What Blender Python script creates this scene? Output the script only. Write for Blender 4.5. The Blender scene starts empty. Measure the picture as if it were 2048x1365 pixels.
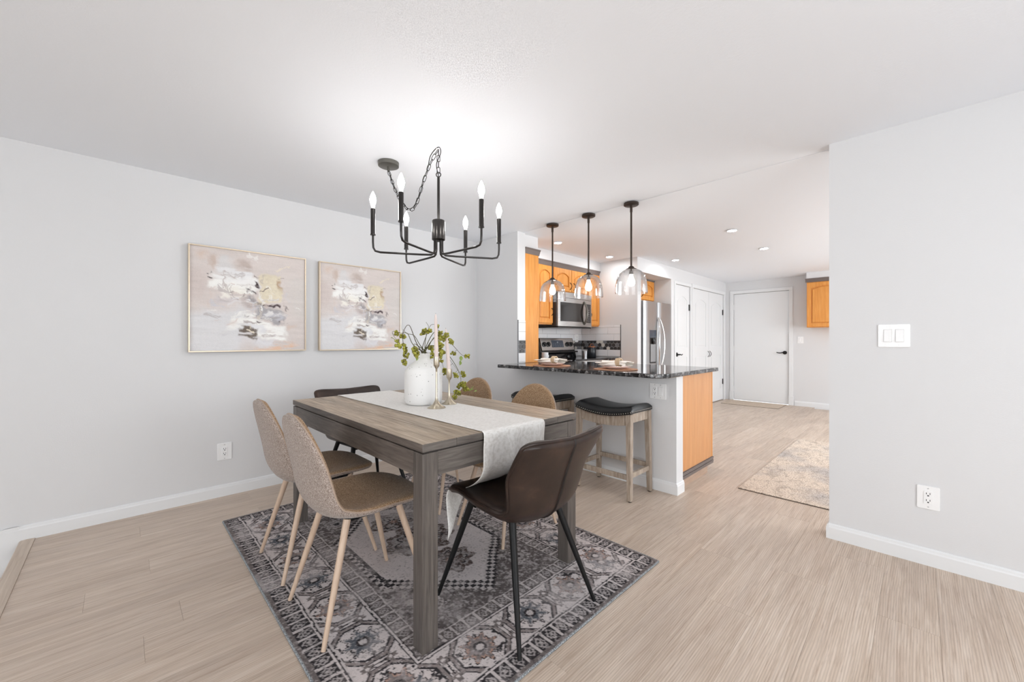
import bpy, bmesh, math, random
import numpy as np
from mathutils import Vector, Matrix, noise as mnoise

scene = bpy.context.scene
random.seed(7)
PI = math.pi

# ------------------------------------------------------------------ camera
YAW = math.atan2(816, 797.8)
CAM_H = 1.145
cam_data = bpy.data.cameras.new('camera')
cam = bpy.data.objects.new('camera', cam_data)
scene.collection.objects.link(cam)
cam.location = (0, 0, CAM_H)
cam.rotation_euler = (PI / 2, 0, YAW)
cam_data.sensor_width = 36
cam_data.lens = 36 * 797.8 / 2048
cam_data.clip_start = 0.02
scene.camera = cam

# ------------------------------------------------------------------ world, light, exposure
world = bpy.data.worlds.new('sky')
scene.world = world
world.use_nodes = True
wb = world.node_tree.nodes['Background']
wb.inputs['Color'].default_value = (0.93, 0.96, 1.0, 1)
wb.inputs['Strength'].default_value = 1.2

def area(name, loc, rot, sx, sy, power, col=(1, 1, 1)):
    d = bpy.data.lights.new(name, 'AREA')
    d.shape = 'RECTANGLE'; d.size = sx; d.size_y = sy; d.energy = power; d.color = col
    o = bpy.data.objects.new(name, d); scene.collection.objects.link(o)
    o.location = loc; o.rotation_euler = rot
    return o
# daylight entering at the window openings (living room end, dining side, kitchen side)
area('daylight_living_window', (0.2, -4.62, 1.05), (PI / 2 + 0.25, 0, 0), 3.6, 1.8, 54, (0.935, 0.972, 1.0))
area('daylight_side_window', (2.14, 0.6, 1.15), (PI / 2, 0, PI / 2), 2.5, 1.6, 33, (0.935, 0.972, 1.0))
area('daylight_kitchen_window', (2.14, 5.9, 1.35), (PI / 2, 0, PI / 2), 3.0, 1.5, 75, (0.92, 0.965, 1.0))

vs = scene.view_settings
vs.view_transform = 'Standard'
vs.look = 'None'
vs.exposure = 0.72
vs.gamma = 1.0
vs.use_curve_mapping = False
cy = scene.cycles
cy.use_denoising = True
cy.use_light_tree = False
cy.max_bounces = 7; cy.diffuse_bounces = 5; cy.glossy_bounces = 3; cy.transmission_bounces = 4
cy.transparent_max_bounces = 8
cy.use_adaptive_sampling = True; cy.adaptive_threshold = 0.05; cy.adaptive_min_samples = 16
cy.caustics_reflective = False; cy.caustics_refractive = False
cy.sample_clamp_indirect = 6.0

C = scene.collection

# ------------------------------------------------------------------ materials
def lin(r, g, b):
    f = lambda c: (c / 255) / 12.92 if c / 255 <= 0.04045 else ((c / 255 + 0.055) / 1.055) ** 2.4
    return (f(r), f(g), f(b), 1)

MATS = {}
class NT:
    def __init__(s, name, rough=0.5, metal=0.0, spec=None):
        m = bpy.data.materials.new(name); m.use_nodes = True
        s.m = m; s.t = m.node_tree; s.b = s.t.nodes['Principled BSDF']
        s.b.inputs['Roughness'].default_value = rough
        s.b.inputs['Metallic'].default_value = metal
        if spec is not None: s.b.inputs['Specular IOR Level'].default_value = spec
        MATS[name] = m
    def n(s, typ, **kw):
        x = s.t.nodes.new(typ)
        for k, v in kw.items():
            if k in x.inputs: x.inputs[k].default_value = v
            else: setattr(x, k, v)
        return x
    def l(s, a, b): s.t.links.new(a, b)
    def coord(s, scale=(1, 1, 1), out='Object', offset_random=False):
        tc = s.n('ShaderNodeTexCoord')
        mp = s.n('ShaderNodeMapping'); mp.inputs['Scale'].default_value = scale
        src = tc.outputs[out]
        if offset_random:
            oi = s.n('ShaderNodeObjectInfo')
            mul = s.n('ShaderNodeMath', operation='MULTIPLY'); mul.inputs[1].default_value = 37.0
            s.l(oi.outputs['Random'], mul.inputs[0])
            cb = s.n('ShaderNodeCombineXYZ')
            s.l(mul.outputs[0], cb.inputs[0]); s.l(mul.outputs[0], cb.inputs[1]); s.l(mul.outputs[0], cb.inputs[2])
            ad = s.n('ShaderNodeVectorMath', operation='ADD')
            s.l(src, ad.inputs[0]); s.l(cb.outputs[0], ad.inputs[1]); src = ad.outputs[0]
        s.l(src, mp.inputs['Vector'])
        return mp.outputs['Vector']
    def noise(s, vec, scale=5, detail=3, rough=0.5, dist=0.0):
        x = s.n('ShaderNodeTexNoise')
        x.inputs['Scale'].default_value = scale; x.inputs['Detail'].default_value = detail
        x.inputs['Roughness'].default_value = rough; x.inputs['Distortion'].default_value = dist
        s.l(vec, x.inputs['Vector'])
        return x.outputs['Fac']
    def ramp(s, fac, stops):
        r = s.n('ShaderNodeValToRGB')
        els = r.color_ramp.elements
        while len(els) < len(stops): els.new(0.5)
        for e, (p, c) in zip(els, stops): e.position = p; e.color = c
        s.l(fac, r.inputs['Fac'])
        return r.outputs['Color']
    def mix(s, fac, a, b, mode='MIX'):
        x = s.n('ShaderNodeMix', data_type='RGBA', blend_type=mode)
        for sock, v in ((x.inputs[0], fac), (x.inputs[6], a), (x.inputs[7], b)):
            if hasattr(v, 'is_linked') or hasattr(v, 'links'): s.l(v, sock)
            else: sock.default_value = v
        return x.outputs[2]
    def color(s, c):
        if isinstance(c, tuple): s.b.inputs['Base Color'].default_value = c
        else: s.l(c, s.b.inputs['Base Color'])
        return s
    def bump(s, h, strength=0.2, dist=0.002):
        x = s.n('ShaderNodeBump'); x.inputs['Strength'].default_value = strength; x.inputs['Distance'].default_value = dist
        s.l(h, x.inputs['Height']); s.l(x.outputs[0], s.b.inputs['Normal'])
        return s

def plain(name, col, rough=0.5, metal=0.0, spec=None):
    n = NT(name, rough, metal, spec); n.color(col); return n.m

def paint(name, col, rough=0.75, scale=170, strength=0.25):
    n = NT(name, rough, 0, 0.25); n.color(col)
    v = n.coord(); n.bump(n.noise(v, scale, 3, 0.6), strength, 0.0015); return n.m
paint('wall_paint', lin(217, 217, 218))
paint('ceiling_paint', lin(240, 243, 248), 0.85, 95, 0.35)
plain('trim_paint', lin(226, 227, 228), 0.4)
plain('door_paint', lin(228, 229, 230), 0.45)
plain('plate_plastic', lin(240, 240, 240), 0.3)
plain('slot_dark', lin(40, 40, 42), 0.5)
plain('black_metal', lin(12, 12, 13), 0.5, 0.0, 0.3)
plain('black_hardware', lin(28, 27, 27), 0.35, 0.3)
plain('gap_shade', lin(70, 66, 62), 0.8)
plain('floor_joint', lin(142, 126, 112), 0.8)

def wood(name, stops, sx, sy, sz, tone=0.25, rough=0.45, rnd=True, bstr=0.1):
    """grain runs along the axis whose scale is small"""
    n = NT(name, rough)
    v = n.coord((sx, sy, sz), 'Object', rnd)
    a = n.noise(v, 1.0, 5, 0.6, 0.6)
    col = n.ramp(a, stops)
    v2 = n.coord((sx * 0.12, sy * 0.3, sz * 0.12), 'Object', rnd)
    b = n.noise(v2, 1.0, 2)
    mul = n.ramp(b, [(0.3, (1 - tone, 1 - tone, 1 - tone, 1)), (0.7, (1, 1, 1, 1))])
    n.color(n.mix(1.0, col, mul, 'MULTIPLY'))
    n.bump(a, bstr, 0.001)
    return n
# floor planks: washed oak, grain along the plank (local Y), each plank its own tone
n = NT('floor_oak', 0.42, 0, 0.4)
v = n.coord((62, 2.2, 60), 'Object', True)
fine = n.noise(v, 1.0, 5, 0.62, 1.1)
v3 = n.coord((260, 9, 260), 'Object', True)
pores = n.noise(v3, 1.0, 3, 0.6, 0.4)
v2 = n.coord((7, 1.1, 7), 'Object', True)
broad = n.noise(v2, 1.0, 3, 0.55, 0.8)
c1 = n.ramp(fine, [(0.28, lin(192, 171, 153)), (0.46, lin(209, 191, 174)), (0.62, lin(219, 203, 188)), (0.8, lin(226, 213, 200))])
c2 = n.ramp(broad, [(0.32, (0.87, 0.86, 0.86, 1)), (0.6, (1, 1, 1, 1))])
c3 = n.ramp(pores, [(0.34, (0.84, 0.82, 0.80, 1)), (0.46, (1, 1, 1, 1))])
oi = n.n('ShaderNodeObjectInfo')
c4 = n.ramp(oi.outputs['Random'], [(0.0, (0.91, 0.905, 0.90, 1)), (0.5, (0.96, 0.955, 0.95, 1)), (1.0, (1.0, 1.0, 1.0, 1))])
wv = n.n('ShaderNodeTexWave', wave_type='BANDS', bands_direction='X', wave_profile='SIN')
wv.inputs['Scale'].default_value = 38; wv.inputs['Distortion'].default_value = 11.0; wv.inputs['Detail'].default_value = 2.0
wv.inputs['Detail Scale'].default_value = 0.35; wv.inputs['Detail Roughness'].default_value = 0.55
n.l(n.coord((1, 0.09, 1), 'Object', True), wv.inputs['Vector'])
c5 = n.ramp(wv.outputs['Fac'], [(0.05, (0.84, 0.825, 0.81, 1)), (0.45, (0.97, 0.965, 0.96, 1)), (0.9, (1.04, 1.04, 1.04, 1))])
col = n.mix(1.0, c1, c2, 'MULTIPLY'); col = n.mix(1.0, col, c3, 'MULTIPLY'); col = n.mix(1.0, col, c4, 'MULTIPLY'); col = n.mix(0.8, col, c5, 'MULTIPLY')
n.color(col); n.bump(pores, 0.12, 0.0008)

wood('table_wood', [(0.28, lin(76, 68, 63)), (0.45, lin(98, 89, 83)), (0.6, lin(112, 103, 96)), (0.78, lin(130, 121, 112))], 6, 90, 90, 0.25, 0.5)
wood('table_wood_cross', [(0.28, lin(78, 72, 68)), (0.45, lin(98, 91, 86)), (0.6, lin(112, 106, 100)), (0.78, lin(128, 121, 114))], 90, 6, 90, 0.25, 0.5)
wood('table_leg_wood', [(0.28, lin(72, 66, 62)), (0.5, lin(95, 88, 83)), (0.75, lin(113, 106, 100))], 110, 110, 5, 0.2, 0.5)
wood('tabletop_wood', [(0.25, lin(120, 101, 82)), (0.42, lin(162, 142, 119)), (0.56, lin(186, 167, 144)), (0.74, lin(216, 203, 185))], 5, 70, 70, 0.30, 0.42)
wood('oak_cabinet', [(0.3, lin(210, 134, 50)), (0.5, lin(224, 150, 66)), (0.75, lin(234, 166, 86))], 55, 55, 3.5, 0.12, 0.35)
wood('oak_panel', [(0.3, lin(202, 140, 86)), (0.5, lin(210, 150, 97)), (0.75, lin(217, 159, 107))], 50, 50, 3, 0.10, 0.32)
wood('stool_wood', [(0.28, lin(142, 126, 110)), (0.5, lin(172, 156, 140)), (0.7, lin(192, 179, 165)), (0.85, lin(210, 202, 193))], 70, 70, 9, 0.25, 0.6)
wood('pale_leg', [(0.3, lin(190, 164, 142)), (0.7, lin(208, 184, 162))], 80, 80, 6, 0.08, 0.4)
plain('crown_taupe', lin(110, 100, 96), 0.5)
wood('nosing_wood', [(0.3, lin(188, 170, 153)), (0.7, lin(210, 194, 178))], 4, 90, 60, 0.1, 0.5)
wood('toe_wood', [(0.3, lin(168, 140, 120)), (0.7, lin(192, 166, 146))], 6, 6, 70, 0.1, 0.5)

n = NT('tweed', 0.95, 0, 0.1)
v = n.coord((1, 1, 1)); a = n.noise(v, 300, 2, 0.75); b = n.noise(v, 120, 2, 0.6)
ca_ = n.ramp(a, [(0.36, lin(114, 98, 89)), (0.5, lin(158, 143, 133)), (0.64, lin(198, 186, 178))])
cb_ = n.ramp(b, [(0.35, (0.82, 0.81, 0.80, 1)), (0.65, (1, 1, 1, 1))])
n.color(n.mix(1.0, ca_, cb_, 'MULTIPLY')); n.bump(a, 0.5, 0.0012)
n.b.inputs['Sheen Weight'].default_value = 0.25
n = NT('tweed_inner', 0.95, 0, 0.1)
v = n.coord((1, 1, 1)); a = n.noise(v, 300, 2, 0.75); b = n.noise(v, 120, 2, 0.6)
ca_ = n.ramp(a, [(0.36, lin(118, 89, 62)), (0.5, lin(160, 129, 98)), (0.64, lin(198, 171, 141))])
cb_ = n.ramp(b, [(0.35, (0.82, 0.81, 0.80, 1)), (0.65, (1, 1, 1, 1))])
n.color(n.mix(1.0, ca_, cb_, 'MULTIPLY')); n.bump(a, 0.5, 0.0012)
n.b.inputs['Sheen Weight'].default_value = 0.2
plain('tweed_piping', lin(168, 148, 132), 0.8)

n = NT('brown_leather', 0.38, 0, 0.42)
v = n.coord(); a = n.noise(v, 9, 4, 0.6); b = n.noise(v, 260, 2, 0.6)
n.color(n.ramp(a, [(0.3, lin(36, 26, 22)), (0.55, lin(50, 37, 31)), (0.8, lin(76, 56, 46))])); n.bump(b, 0.15, 0.0006)
plain('leather_seam', lin(26, 18, 15), 0.5)
n = NT('black_leather', 0.36, 0, 0.4)
v = n.coord(); a = n.noise(v, 220, 2, 0.6); n.color(lin(17, 18, 20)); n.bump(a, 0.12, 0.0006)
plain('nail_silver', lin(190, 186, 178), 0.3, 1.0)

n = NT('linen', 0.95, 0, 0.05)
v = n.coord((1, 1, 1)); w1 = n.noise(n.coord((600, 60, 60)), 1, 2); w2 = n.noise(n.coord((60, 600, 600)), 1, 2)
cc = n.ramp(w1, [(0.35, lin(222, 219, 214)), (0.6, lin(240, 238, 235))])
dd = n.ramp(w2, [(0.35, (0.93, 0.93, 0.93, 1)), (0.6, (1, 1, 1, 1))])
n.color(n.mix(1.0, cc, dd, 'MULTIPLY')); n.bump(w1, 0.2, 0.0008)

n = NT('granite', 0.08, 0, 0.6)
v = n.coord(); vo = n.n('ShaderNodeTexVoronoi'); vo.inputs['Scale'].default_value = 140; n.l(v, vo.inputs['Vector'])
a = n.noise(v, 28, 5, 0.7); b = n.noise(v, 9, 4, 0.65, 1.2)
base = n.ramp(a, [(0.40, lin(24, 24, 26)), (0.50, lin(58, 57, 58)), (0.57, lin(120, 118, 118)), (0.66, lin(214, 212, 210))])
flk = n.ramp(vo.outputs['Color'], [(0.2, (0.45, 0.45, 0.46, 1)), (0.7, (1, 1, 1, 1))])
mixm = n.ramp(b, [(0.42, (0.25, 0.25, 0.26, 1)), (0.56, (1, 1, 1, 1))])
col = n.mix(1.0, base, flk, 'MULTIPLY'); col = n.mix(0.75, col, mixm, 'MULTIPLY'); n.color(col)

n = NT('stainless', 0.24, 1.0)
a = n.noise(n.coord((8, 8, 300)), 1, 2); n.color(n.ramp(a, [(0.3, lin(176, 173, 170)), (0.7, lin(200, 198, 196))]))
plain('fridge_steel', lin(178, 178, 179), 0.36, 0.95)
plain('stainless_light', lin(214, 213, 212), 0.22, 1.0)
plain('fridge_side', lin(150, 151, 153), 0.45, 0.3)
plain('black_glass', lin(18, 18, 20), 0.05, 0, 0.6)
plain('oven_window', lin(30, 26, 24), 0.06, 0, 0.9)
plain('microwave_dark', lin(52, 50, 50), 0.35)
plain('display_grey', lin(60, 68, 80), 0.2)
plain('button_grey', lin(128, 134, 142), 0.4)
plain('knob_black', lin(26, 26, 27), 0.3)
plain('tile_white', lin(230, 230, 232), 0.12)
plain('grout', lin(178, 177, 176), 0.9)
plain('hex_dark', lin(62, 60, 60), 0.3)
plain('hex_grey', lin(118, 117, 120), 0.3)
plain('hex_pale', lin(206, 200, 192), 0.12)
plain('tile_trim', lin(120, 120, 122), 0.3, 0.8)
plain('oil_bronze', lin(66, 56, 50), 0.4, 0.7)
plain('gunmetal', lin(112, 110, 104), 0.35, 0.85)
plain('graphite', lin(66, 64, 63), 0.28, 0.95)
plain('nickel', lin(190, 180, 162), 0.28, 1.0)
plain('candle_wax', lin(222, 206, 200), 0.5)
plain('candle_tip', lin(214, 214, 216), 0.5)
plain('frame_gold', lin(206, 190, 168), 0.35, 0.6)
plain('placemat', lin(178, 132, 104), 0.75)
plain('plate_ceramic', lin(232, 214, 208), 0.25)
plain('napkin', lin(240, 234, 226), 0.9)
plain('napkin_ring', lin(196, 172, 142), 0.8)
plain('copper', lin(176, 118, 86), 0.3, 0.9)
plain('canister_black', lin(30, 33, 38), 0.3)
plain('steel_cup', lin(190, 190, 192), 0.3, 0.9)
plain('mug_white', lin(232, 234, 238), 0.3)
plain('stem_green', lin(92, 92, 58), 0.7)
plain('stem_brown', lin(84, 74, 58), 0.7)
n = NT('berry_olive', 0.5)
oi = n.n('ShaderNodeObjectInfo'); a = n.noise(n.coord((1, 1, 1), 'Object', True), 60, 2)
n.color(n.ramp(a, [(0.3, lin(96, 92, 30)), (0.5, lin(142, 140, 46)), (0.7, lin(178, 176, 78))]))
plain('leaf_green', lin(150, 172, 92), 0.5)
n = NT('vase_ceramic', 0.85, 0, 0.2)
v = n.coord(); vo = n.n('ShaderNodeTexVoronoi'); vo.inputs['Scale'].default_value = 46; n.l(v, vo.inputs['Vector'])
a = n.noise(v, 130, 3); sp = n.ramp(vo.outputs['Distance'], [(0.10, lin(150, 148, 144)), (0.15, lin(236, 235, 233))])
n.color(sp); n.bump(a, 0.25, 0.001)
n = NT('mat_beige', 0.95, 0, 0.05); v = n.coord(); a = n.noise(v, 90, 3, 0.7)
n.color(n.ramp(a, [(0.3, lin(182, 164, 146)), (0.7, lin(216, 202, 186))]))
plain('mat_edge', lin(84, 76, 70), 0.9)
n = NT('runner_rug', 0.95, 0, 0.05)
v = n.coord((1, 1, 1)); a = n.noise(n.coord((110, 60, 1)), 1, 4, 0.8); b = n.noise(n.coord((16, 9, 1)), 1, 5, 0.7, 0.8); c = n.noise(v, 2.2, 3)
cc = n.ramp(a, [(0.34, lin(132, 116, 106)), (0.42, lin(198, 180, 164)), (0.54, lin(230, 218, 204)), (0.75, lin(238, 230, 220))])
dd = n.ramp(b, [(0.36, lin(150, 132, 118)), (0.52, lin(255, 250, 245))])
ee = n.ramp(c, [(0.45, (1, 1, 1, 1)), (0.65, lin(205, 214, 230))])
col = n.mix(0.42, cc, dd, 'MULTIPLY'); n.color(n.mix(0.7, col, ee, 'MULTIPLY')); n.bump(a, 0.3, 0.002)

def vcol(name, rough, noise_scale=0, noise_amt=0.0, bstr=0.2):
    n = NT(name, rough, 0, 0.1)
    at = n.n('ShaderNodeVertexColor'); at.layer_name = 'pattern'
    col = at.outputs['Color']
    if noise_scale:
        a = n.noise(n.coord(), noise_scale, 3, 0.7)
        lo = 1 - noise_amt
        r = n.ramp(a, [(0.32, (lo, lo, lo, 1)), (0.62, (1, 1, 1, 1))])
        col = n.mix(1.0, col, r, 'MULTIPLY')
        n.bump(a, bstr, 0.0015)
    n.color(col); return n.m
vcol('rug_print', 0.95, 420, 0.22, 0.5)
vcol('canvas_print', 0.8, 160, 0.06, 0.25)
n = NT('rug_binding', 0.95); a = n.noise(n.coord(), 260, 2)
n.color(n.ramp(a, [(0.4, lin(96, 100, 104)), (0.6, lin(168, 172, 174))]))

def emit(name, col, strength):
    m = bpy.data.materials.new(name); m.use_nodes = True
    t = m.node_tree; t.nodes.remove(t.nodes['Principled BSDF'])
    e = t.nodes.new('ShaderNodeEmission'); e.inputs['Color'].default_value = col; e.inputs['Strength'].default_value = strength
    t.links.new(e.outputs[0], t.nodes['Material Output'].inputs['Surface']); MATS[name] = m
emit('bulb_glow', (1, 0.975, 0.95, 1), 50)
emit('pendant_glow', (1, 0.965, 0.92, 1), 48)
emit('can_glow', (0.95, 0.98, 1, 1), 110)

# thin clear glass: mostly passes light, reflects at grazing angles
m = bpy.data.materials.new('clear_glass'); m.use_nodes = True; MATS['clear_glass'] = m
t = m.node_tree; t.nodes.remove(t.nodes['Principled BSDF'])
tr = t.nodes.new('ShaderNodeBsdfTransparent'); tr.inputs['Color'].default_value = (0.985, 0.985, 0.985, 1)
gl = t.nodes.new('ShaderNodeBsdfGlossy'); gl.inputs['Roughness'].default_value = 0.03
lw = t.nodes.new('ShaderNodeLayerWeight'); lw.inputs['Blend'].default_value = 0.45
rp = t.nodes.new('ShaderNodeValToRGB'); rp.color_ramp.elements[0].position = 0.05; rp.color_ramp.elements[0].color = (0.03, 0.03, 0.03, 1)
rp.color_ramp.elements[1].position = 0.95; rp.color_ramp.elements[1].color = (0.75, 0.75, 0.75, 1)
mx = t.nodes.new('ShaderNodeMixShader')
t.links.new(lw.outputs['Facing'], rp.inputs['Fac']); t.links.new(rp.outputs['Color'], mx.inputs['Fac'])
t.links.new(tr.outputs[0], mx.inputs[1]); t.links.new(gl.outputs[0], mx.inputs[2])
t.links.new(mx.outputs[0], t.nodes['Material Output'].inputs['Surface'])

# ------------------------------------------------------------------ mesh helpers
class MB:
    def __init__(s): s.v = []; s.f = []
    def add(s, vs, fs):
        o = len(s.v); s.v += [tuple(p) for p in vs]; s.f += [tuple(i + o for i in f) for f in fs]; return s
    def box(s, x0, x1, y0, y1, z0, z1):
        vs = [(x0, y0, z0), (x1, y0, z0), (x1, y1, z0), (x0, y1, z0), (x0, y0, z1), (x1, y0, z1), (x1, y1, z1), (x0, y1, z1)]
        return s.add(vs, [(0, 3, 2, 1), (4, 5, 6, 7), (0, 1, 5, 4), (1, 2, 6, 5), (2, 3, 7, 6), (3, 0, 4, 7)])
    def hexa(s, b, t):
        """b, t: four points each (bottom, top), counter-clockwise from above"""
        return s.add(list(b) + list(t), [(0, 3, 2, 1), (4, 5, 6, 7), (0, 1, 5, 4), (1, 2, 6, 5), (2, 3, 7, 6), (3, 0, 4, 7)])
    def lathe(s, prof, n=32, c=(0, 0, 0)):
        vs = []; fs = []
        for r, z in prof:
            for k in range(n):
                a = 2 * PI * k / n; vs.append((c[0] + r * math.cos(a), c[1] + r * math.sin(a), c[2] + z))
        for i in range(len(prof) - 1):
            for k in range(n):
                k2 = (k + 1) % n
                fs.append((i * n + k, i * n + k2, (i + 1) * n + k2, (i + 1) * n + k))
        if prof[0][0] > 1e-6: fs.append(tuple(reversed(range(n))))
        if prof[-1][0] > 1e-6: fs.append(tuple(range((len(prof) - 1) * n, len(prof) * n)))
        return s.add(vs, fs)
    def tube(s, pts, r, n=10, closed=False, cap=True):
        pts = [Vector(p) for p in pts]; L = len(pts)
        rs = r if isinstance(r, (list, tuple)) else [r] * L
        vs = []; fs = []; prev = None
        for i, p in enumerate(pts):
            if closed: t = pts[(i + 1) % L] - pts[i - 1]
            else: t = pts[min(i + 1, L - 1)] - pts[max(i - 1, 0)]
            t.normalize()
            if prev is None:
                ref = Vector((0, 0, 1)) if abs(t.z) < 0.9 else Vector((1, 0, 0))
                a = t.cross(ref).normalized()
            else:
                a = (prev - t * prev.dot(t))
                a = a.normalized() if a.length > 1e-6 else t.orthogonal().normalized()
            b = t.cross(a); prev = a
            for k in range(n):
                w = 2 * PI * k / n; vs.append(p + (a * math.cos(w) + b * math.sin(w)) * rs[i])
        m = L if closed else L - 1
        for i in range(m):
            i2 = (i + 1) % L
            for k in range(n):
                k2 = (k + 1) % n; fs.append((i * n + k, i * n + k2, i2 * n + k2, i2 * n + k))
        if cap and not closed:
            fs.append(tuple(reversed(range(n)))); fs.append(tuple(range((L - 1) * n, L * n)))
        return s.add(vs, fs)
    def poly(s, pts, fn, d0, d1):
        """extrude a 2D outline between depths d0 and d1; fn maps (a, b, d) to a point"""
        k = len(pts)
        vs = [fn(a, b, d0) for a, b in pts] + [fn(a, b, d1) for a, b in pts]
        fs = [tuple(reversed(range(k))), tuple(range(k, 2 * k))]
        for i in range(k): j = (i + 1) % k; fs.append((i, j, k + j, k + i))
        return s.add(vs, fs)
    def grid(s, rows):
        nr = len(rows); nc = len(rows[0]); vs = [p for r in rows for p in r]
        fs = [(i * nc + j, i * nc + j + 1, (i + 1) * nc + j + 1, (i + 1) * nc + j) for i in range(nr - 1) for j in range(nc - 1)]
        return s.add(vs, fs)
    def sphere(s, c, r, n=8, m=6, sc=(1, 1, 1)):
        prof = [(math.sin(PI * i / m), -math.cos(PI * i / m)) for i in range(m + 1)]
        o = len(s.v)
        MB_ = MB(); MB_.lathe([(max(q, 1e-7), z) for q, z in prof], n)
        return s.add([(c[0] + p[0] * r * sc[0], c[1] + p[1] * r * sc[1], c[2] + p[2] * r * sc[2]) for p in MB_.v], MB_.f)
    def mesh(s, name, off=(0, 0, 0)):
        me = bpy.data.meshes.new(name)
        me.from_pydata([(p[0] - off[0], p[1] - off[1], p[2] - off[2]) for p in s.v], [], s.f)
        bm = bmesh.new(); bm.from_mesh(me); bmesh.ops.recalc_face_normals(bm, faces=bm.faces); bm.to_mesh(me); bm.free()
        return me

def link(o, parent=None):
    C.objects.link(o)
    if parent is not None: o.parent = parent
    return o

def obj(name, mb, mat, parent=None, bevel=0.0, smooth=False, off=None, seg=2, loc=None):
    """one mesh object. Vertices of mb are world coordinates minus off (off defaults to the base of the parent chain)"""
    if off is None:
        off = Vector((0, 0, 0)); p = parent
        while p is not None:
            off = off + p.location; p = p.parent
    me = mb.mesh(name, off) if isinstance(mb, MB) else mb
    if not me.materials: me.materials.append(MATS[mat])
    if smooth:
        for p in me.polygons: p.use_smooth = True
    o = bpy.data.objects.new(name, me)
    if loc is not None: o.location = loc
    link(o, parent)
    if bevel:
        b = o.modifiers.new('edge', 'BEVEL'); b.width = bevel; b.segments = seg; b.limit_method = 'ANGLE'; b.angle_limit = 0.7
    if smooth:
        me.set_sharp_from_angle(angle=math.radians(48))
    return o

def tag(o, label, cat, group=None, kind=None):
    if label: o['label'] = label
    if cat: o['category'] = cat
    if group: o['group'] = group
    if kind: o['kind'] = kind
    return o

def thing(name, label, cat, loc=(0, 0, 0), rotz=0.0, group=None):
    o = bpy.data.objects.new(name, None); o.empty_display_size = 0.1
    o.location = loc; o.rotation_euler = (0, 0, rotz); link(o)
    return tag(o, label, cat, group)

def local(name, mb, mat, parent, **kw):
    """part whose vertices are already in the parent's own coordinates"""
    return obj(name, mb, mat, parent, off=(0, 0, 0), **kw)

def structure(name, mb, mat, parent=None, bevel=0.0, smooth=False):
    o = obj(name, mb, mat, parent, bevel=bevel, smooth=smooth)
    if parent is None: o['kind'] = 'structure'
    return o

def copy_tree(o, parent=None):
    c = o.copy(); C.objects.link(c); c.parent = parent
    for ch in list(o.children): copy_tree(ch, c)
    return c

def catmull(pts, n):
    """n+1 points at even arc length along a smooth curve through pts"""
    P = [np.array(p, float) for p in pts]; P = [2 * P[0] - P[1]] + P + [2 * P[-1] - P[-2]]
    out = []
    for i in range(1, len(P) - 2):
        for k in range(24):
            t = k / 24; a, b, c, d = P[i - 1:i + 3]
            out.append(0.5 * ((2 * b) + (c - a) * t + (2 * a - 5 * b + 4 * c - d) * t * t + (-a + 3 * b - 3 * c + d) * t ** 3))
    out.append(P[-2]); out = np.array(out)
    s = np.r_[0, np.cumsum(np.linalg.norm(np.diff(out, axis=0), axis=1))]
    q = np.linspace(0, s[-1], n + 1)
    return np.stack([np.interp(q, s, out[:, k]) for k in range(out.shape[1])], 1)

def rounded_rect(a0, a1, b0, b1, rad, n=6):
    pts = []
    for (ca, cb, st) in ((a1 - rad, b1 - rad, 0), (a0 + rad, b1 - rad, 90), (a0 + rad, b0 + rad, 180), (a1 - rad, b0 + rad, 270)):
        for k in range(n + 1):
            w = math.radians(st + 90 * k / n); pts.append((ca + rad * math.cos(w), cb + rad * math.sin(w)))
    return pts

SA, CA = math.sin(YAW), math.cos(YAW)
def cw(lat, depth, z):
    """a point of the room given by its distance in front of and beside the tripod"""
    return Vector((-SA * depth + CA * lat, CA * depth + SA * lat, z))
# ------------------------------------------------------------------ the room
H = 2.29
WX = -3.60            # left wall
WY = 2.945            # wall between dining room and kitchen (dining face)
WB = 3.06             # its kitchen face
RX = 2.20             # right wall
STUB = -2.93          # end of the left stub wall
PEN = -1.265          # end of the peninsula wall
RW = -0.37            # start of the right wall piece
KB = 5.0              # kitchen return wall
CX = -2.68            # closet wall
EY = 8.52             # end wall
STEP = -0.42          # edge of the dining floor, living room lies lower behind

B = lambda *a: MB().box(*a)
floor = structure('floor', B(WX, RX, STEP + 0.02, EY, -0.12, -0.0035), 'floor_joint')
# planks along Y
def plank_mesh(w, l, name='floor_plank'):
    m = MB(); c = 0.0005
    x, y = w / 2, l / 2
    lo = [(-x, -y, -0.006), (x, -y, -0.006), (x, y, -0.006), (-x, y, -0.006)]
    mi = [(-x, -y, -c), (x, -y, -c), (x, y, -c), (-x, y, -c)]
    tp = [(-x + c, -y + c, 0), (x - c, -y + c, 0), (x - c, y - c, 0), (-x + c, y - c, 0)]
    m.add(lo + mi + tp, [(0, 1, 5, 4), (1, 2, 6, 5), (2, 3, 7, 6), (3, 0, 4, 7), (4, 5, 9, 8), (5, 6, 10, 9), (6, 7, 11, 10), (7, 4, 8, 11), (8, 9, 10, 11)])
    me = m.mesh(name); me.materials.append(MATS['floor_oak']); return me
PW, PL = 0.18, 1.24
full = plank_mesh(PW - 0.0004, PL - 0.0004)
r = random.Random(3)
xrow = -3.545 - PW; row = 0
joint0 = {1: 0.675, 5: 0.10, 8: 0.18}
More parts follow.
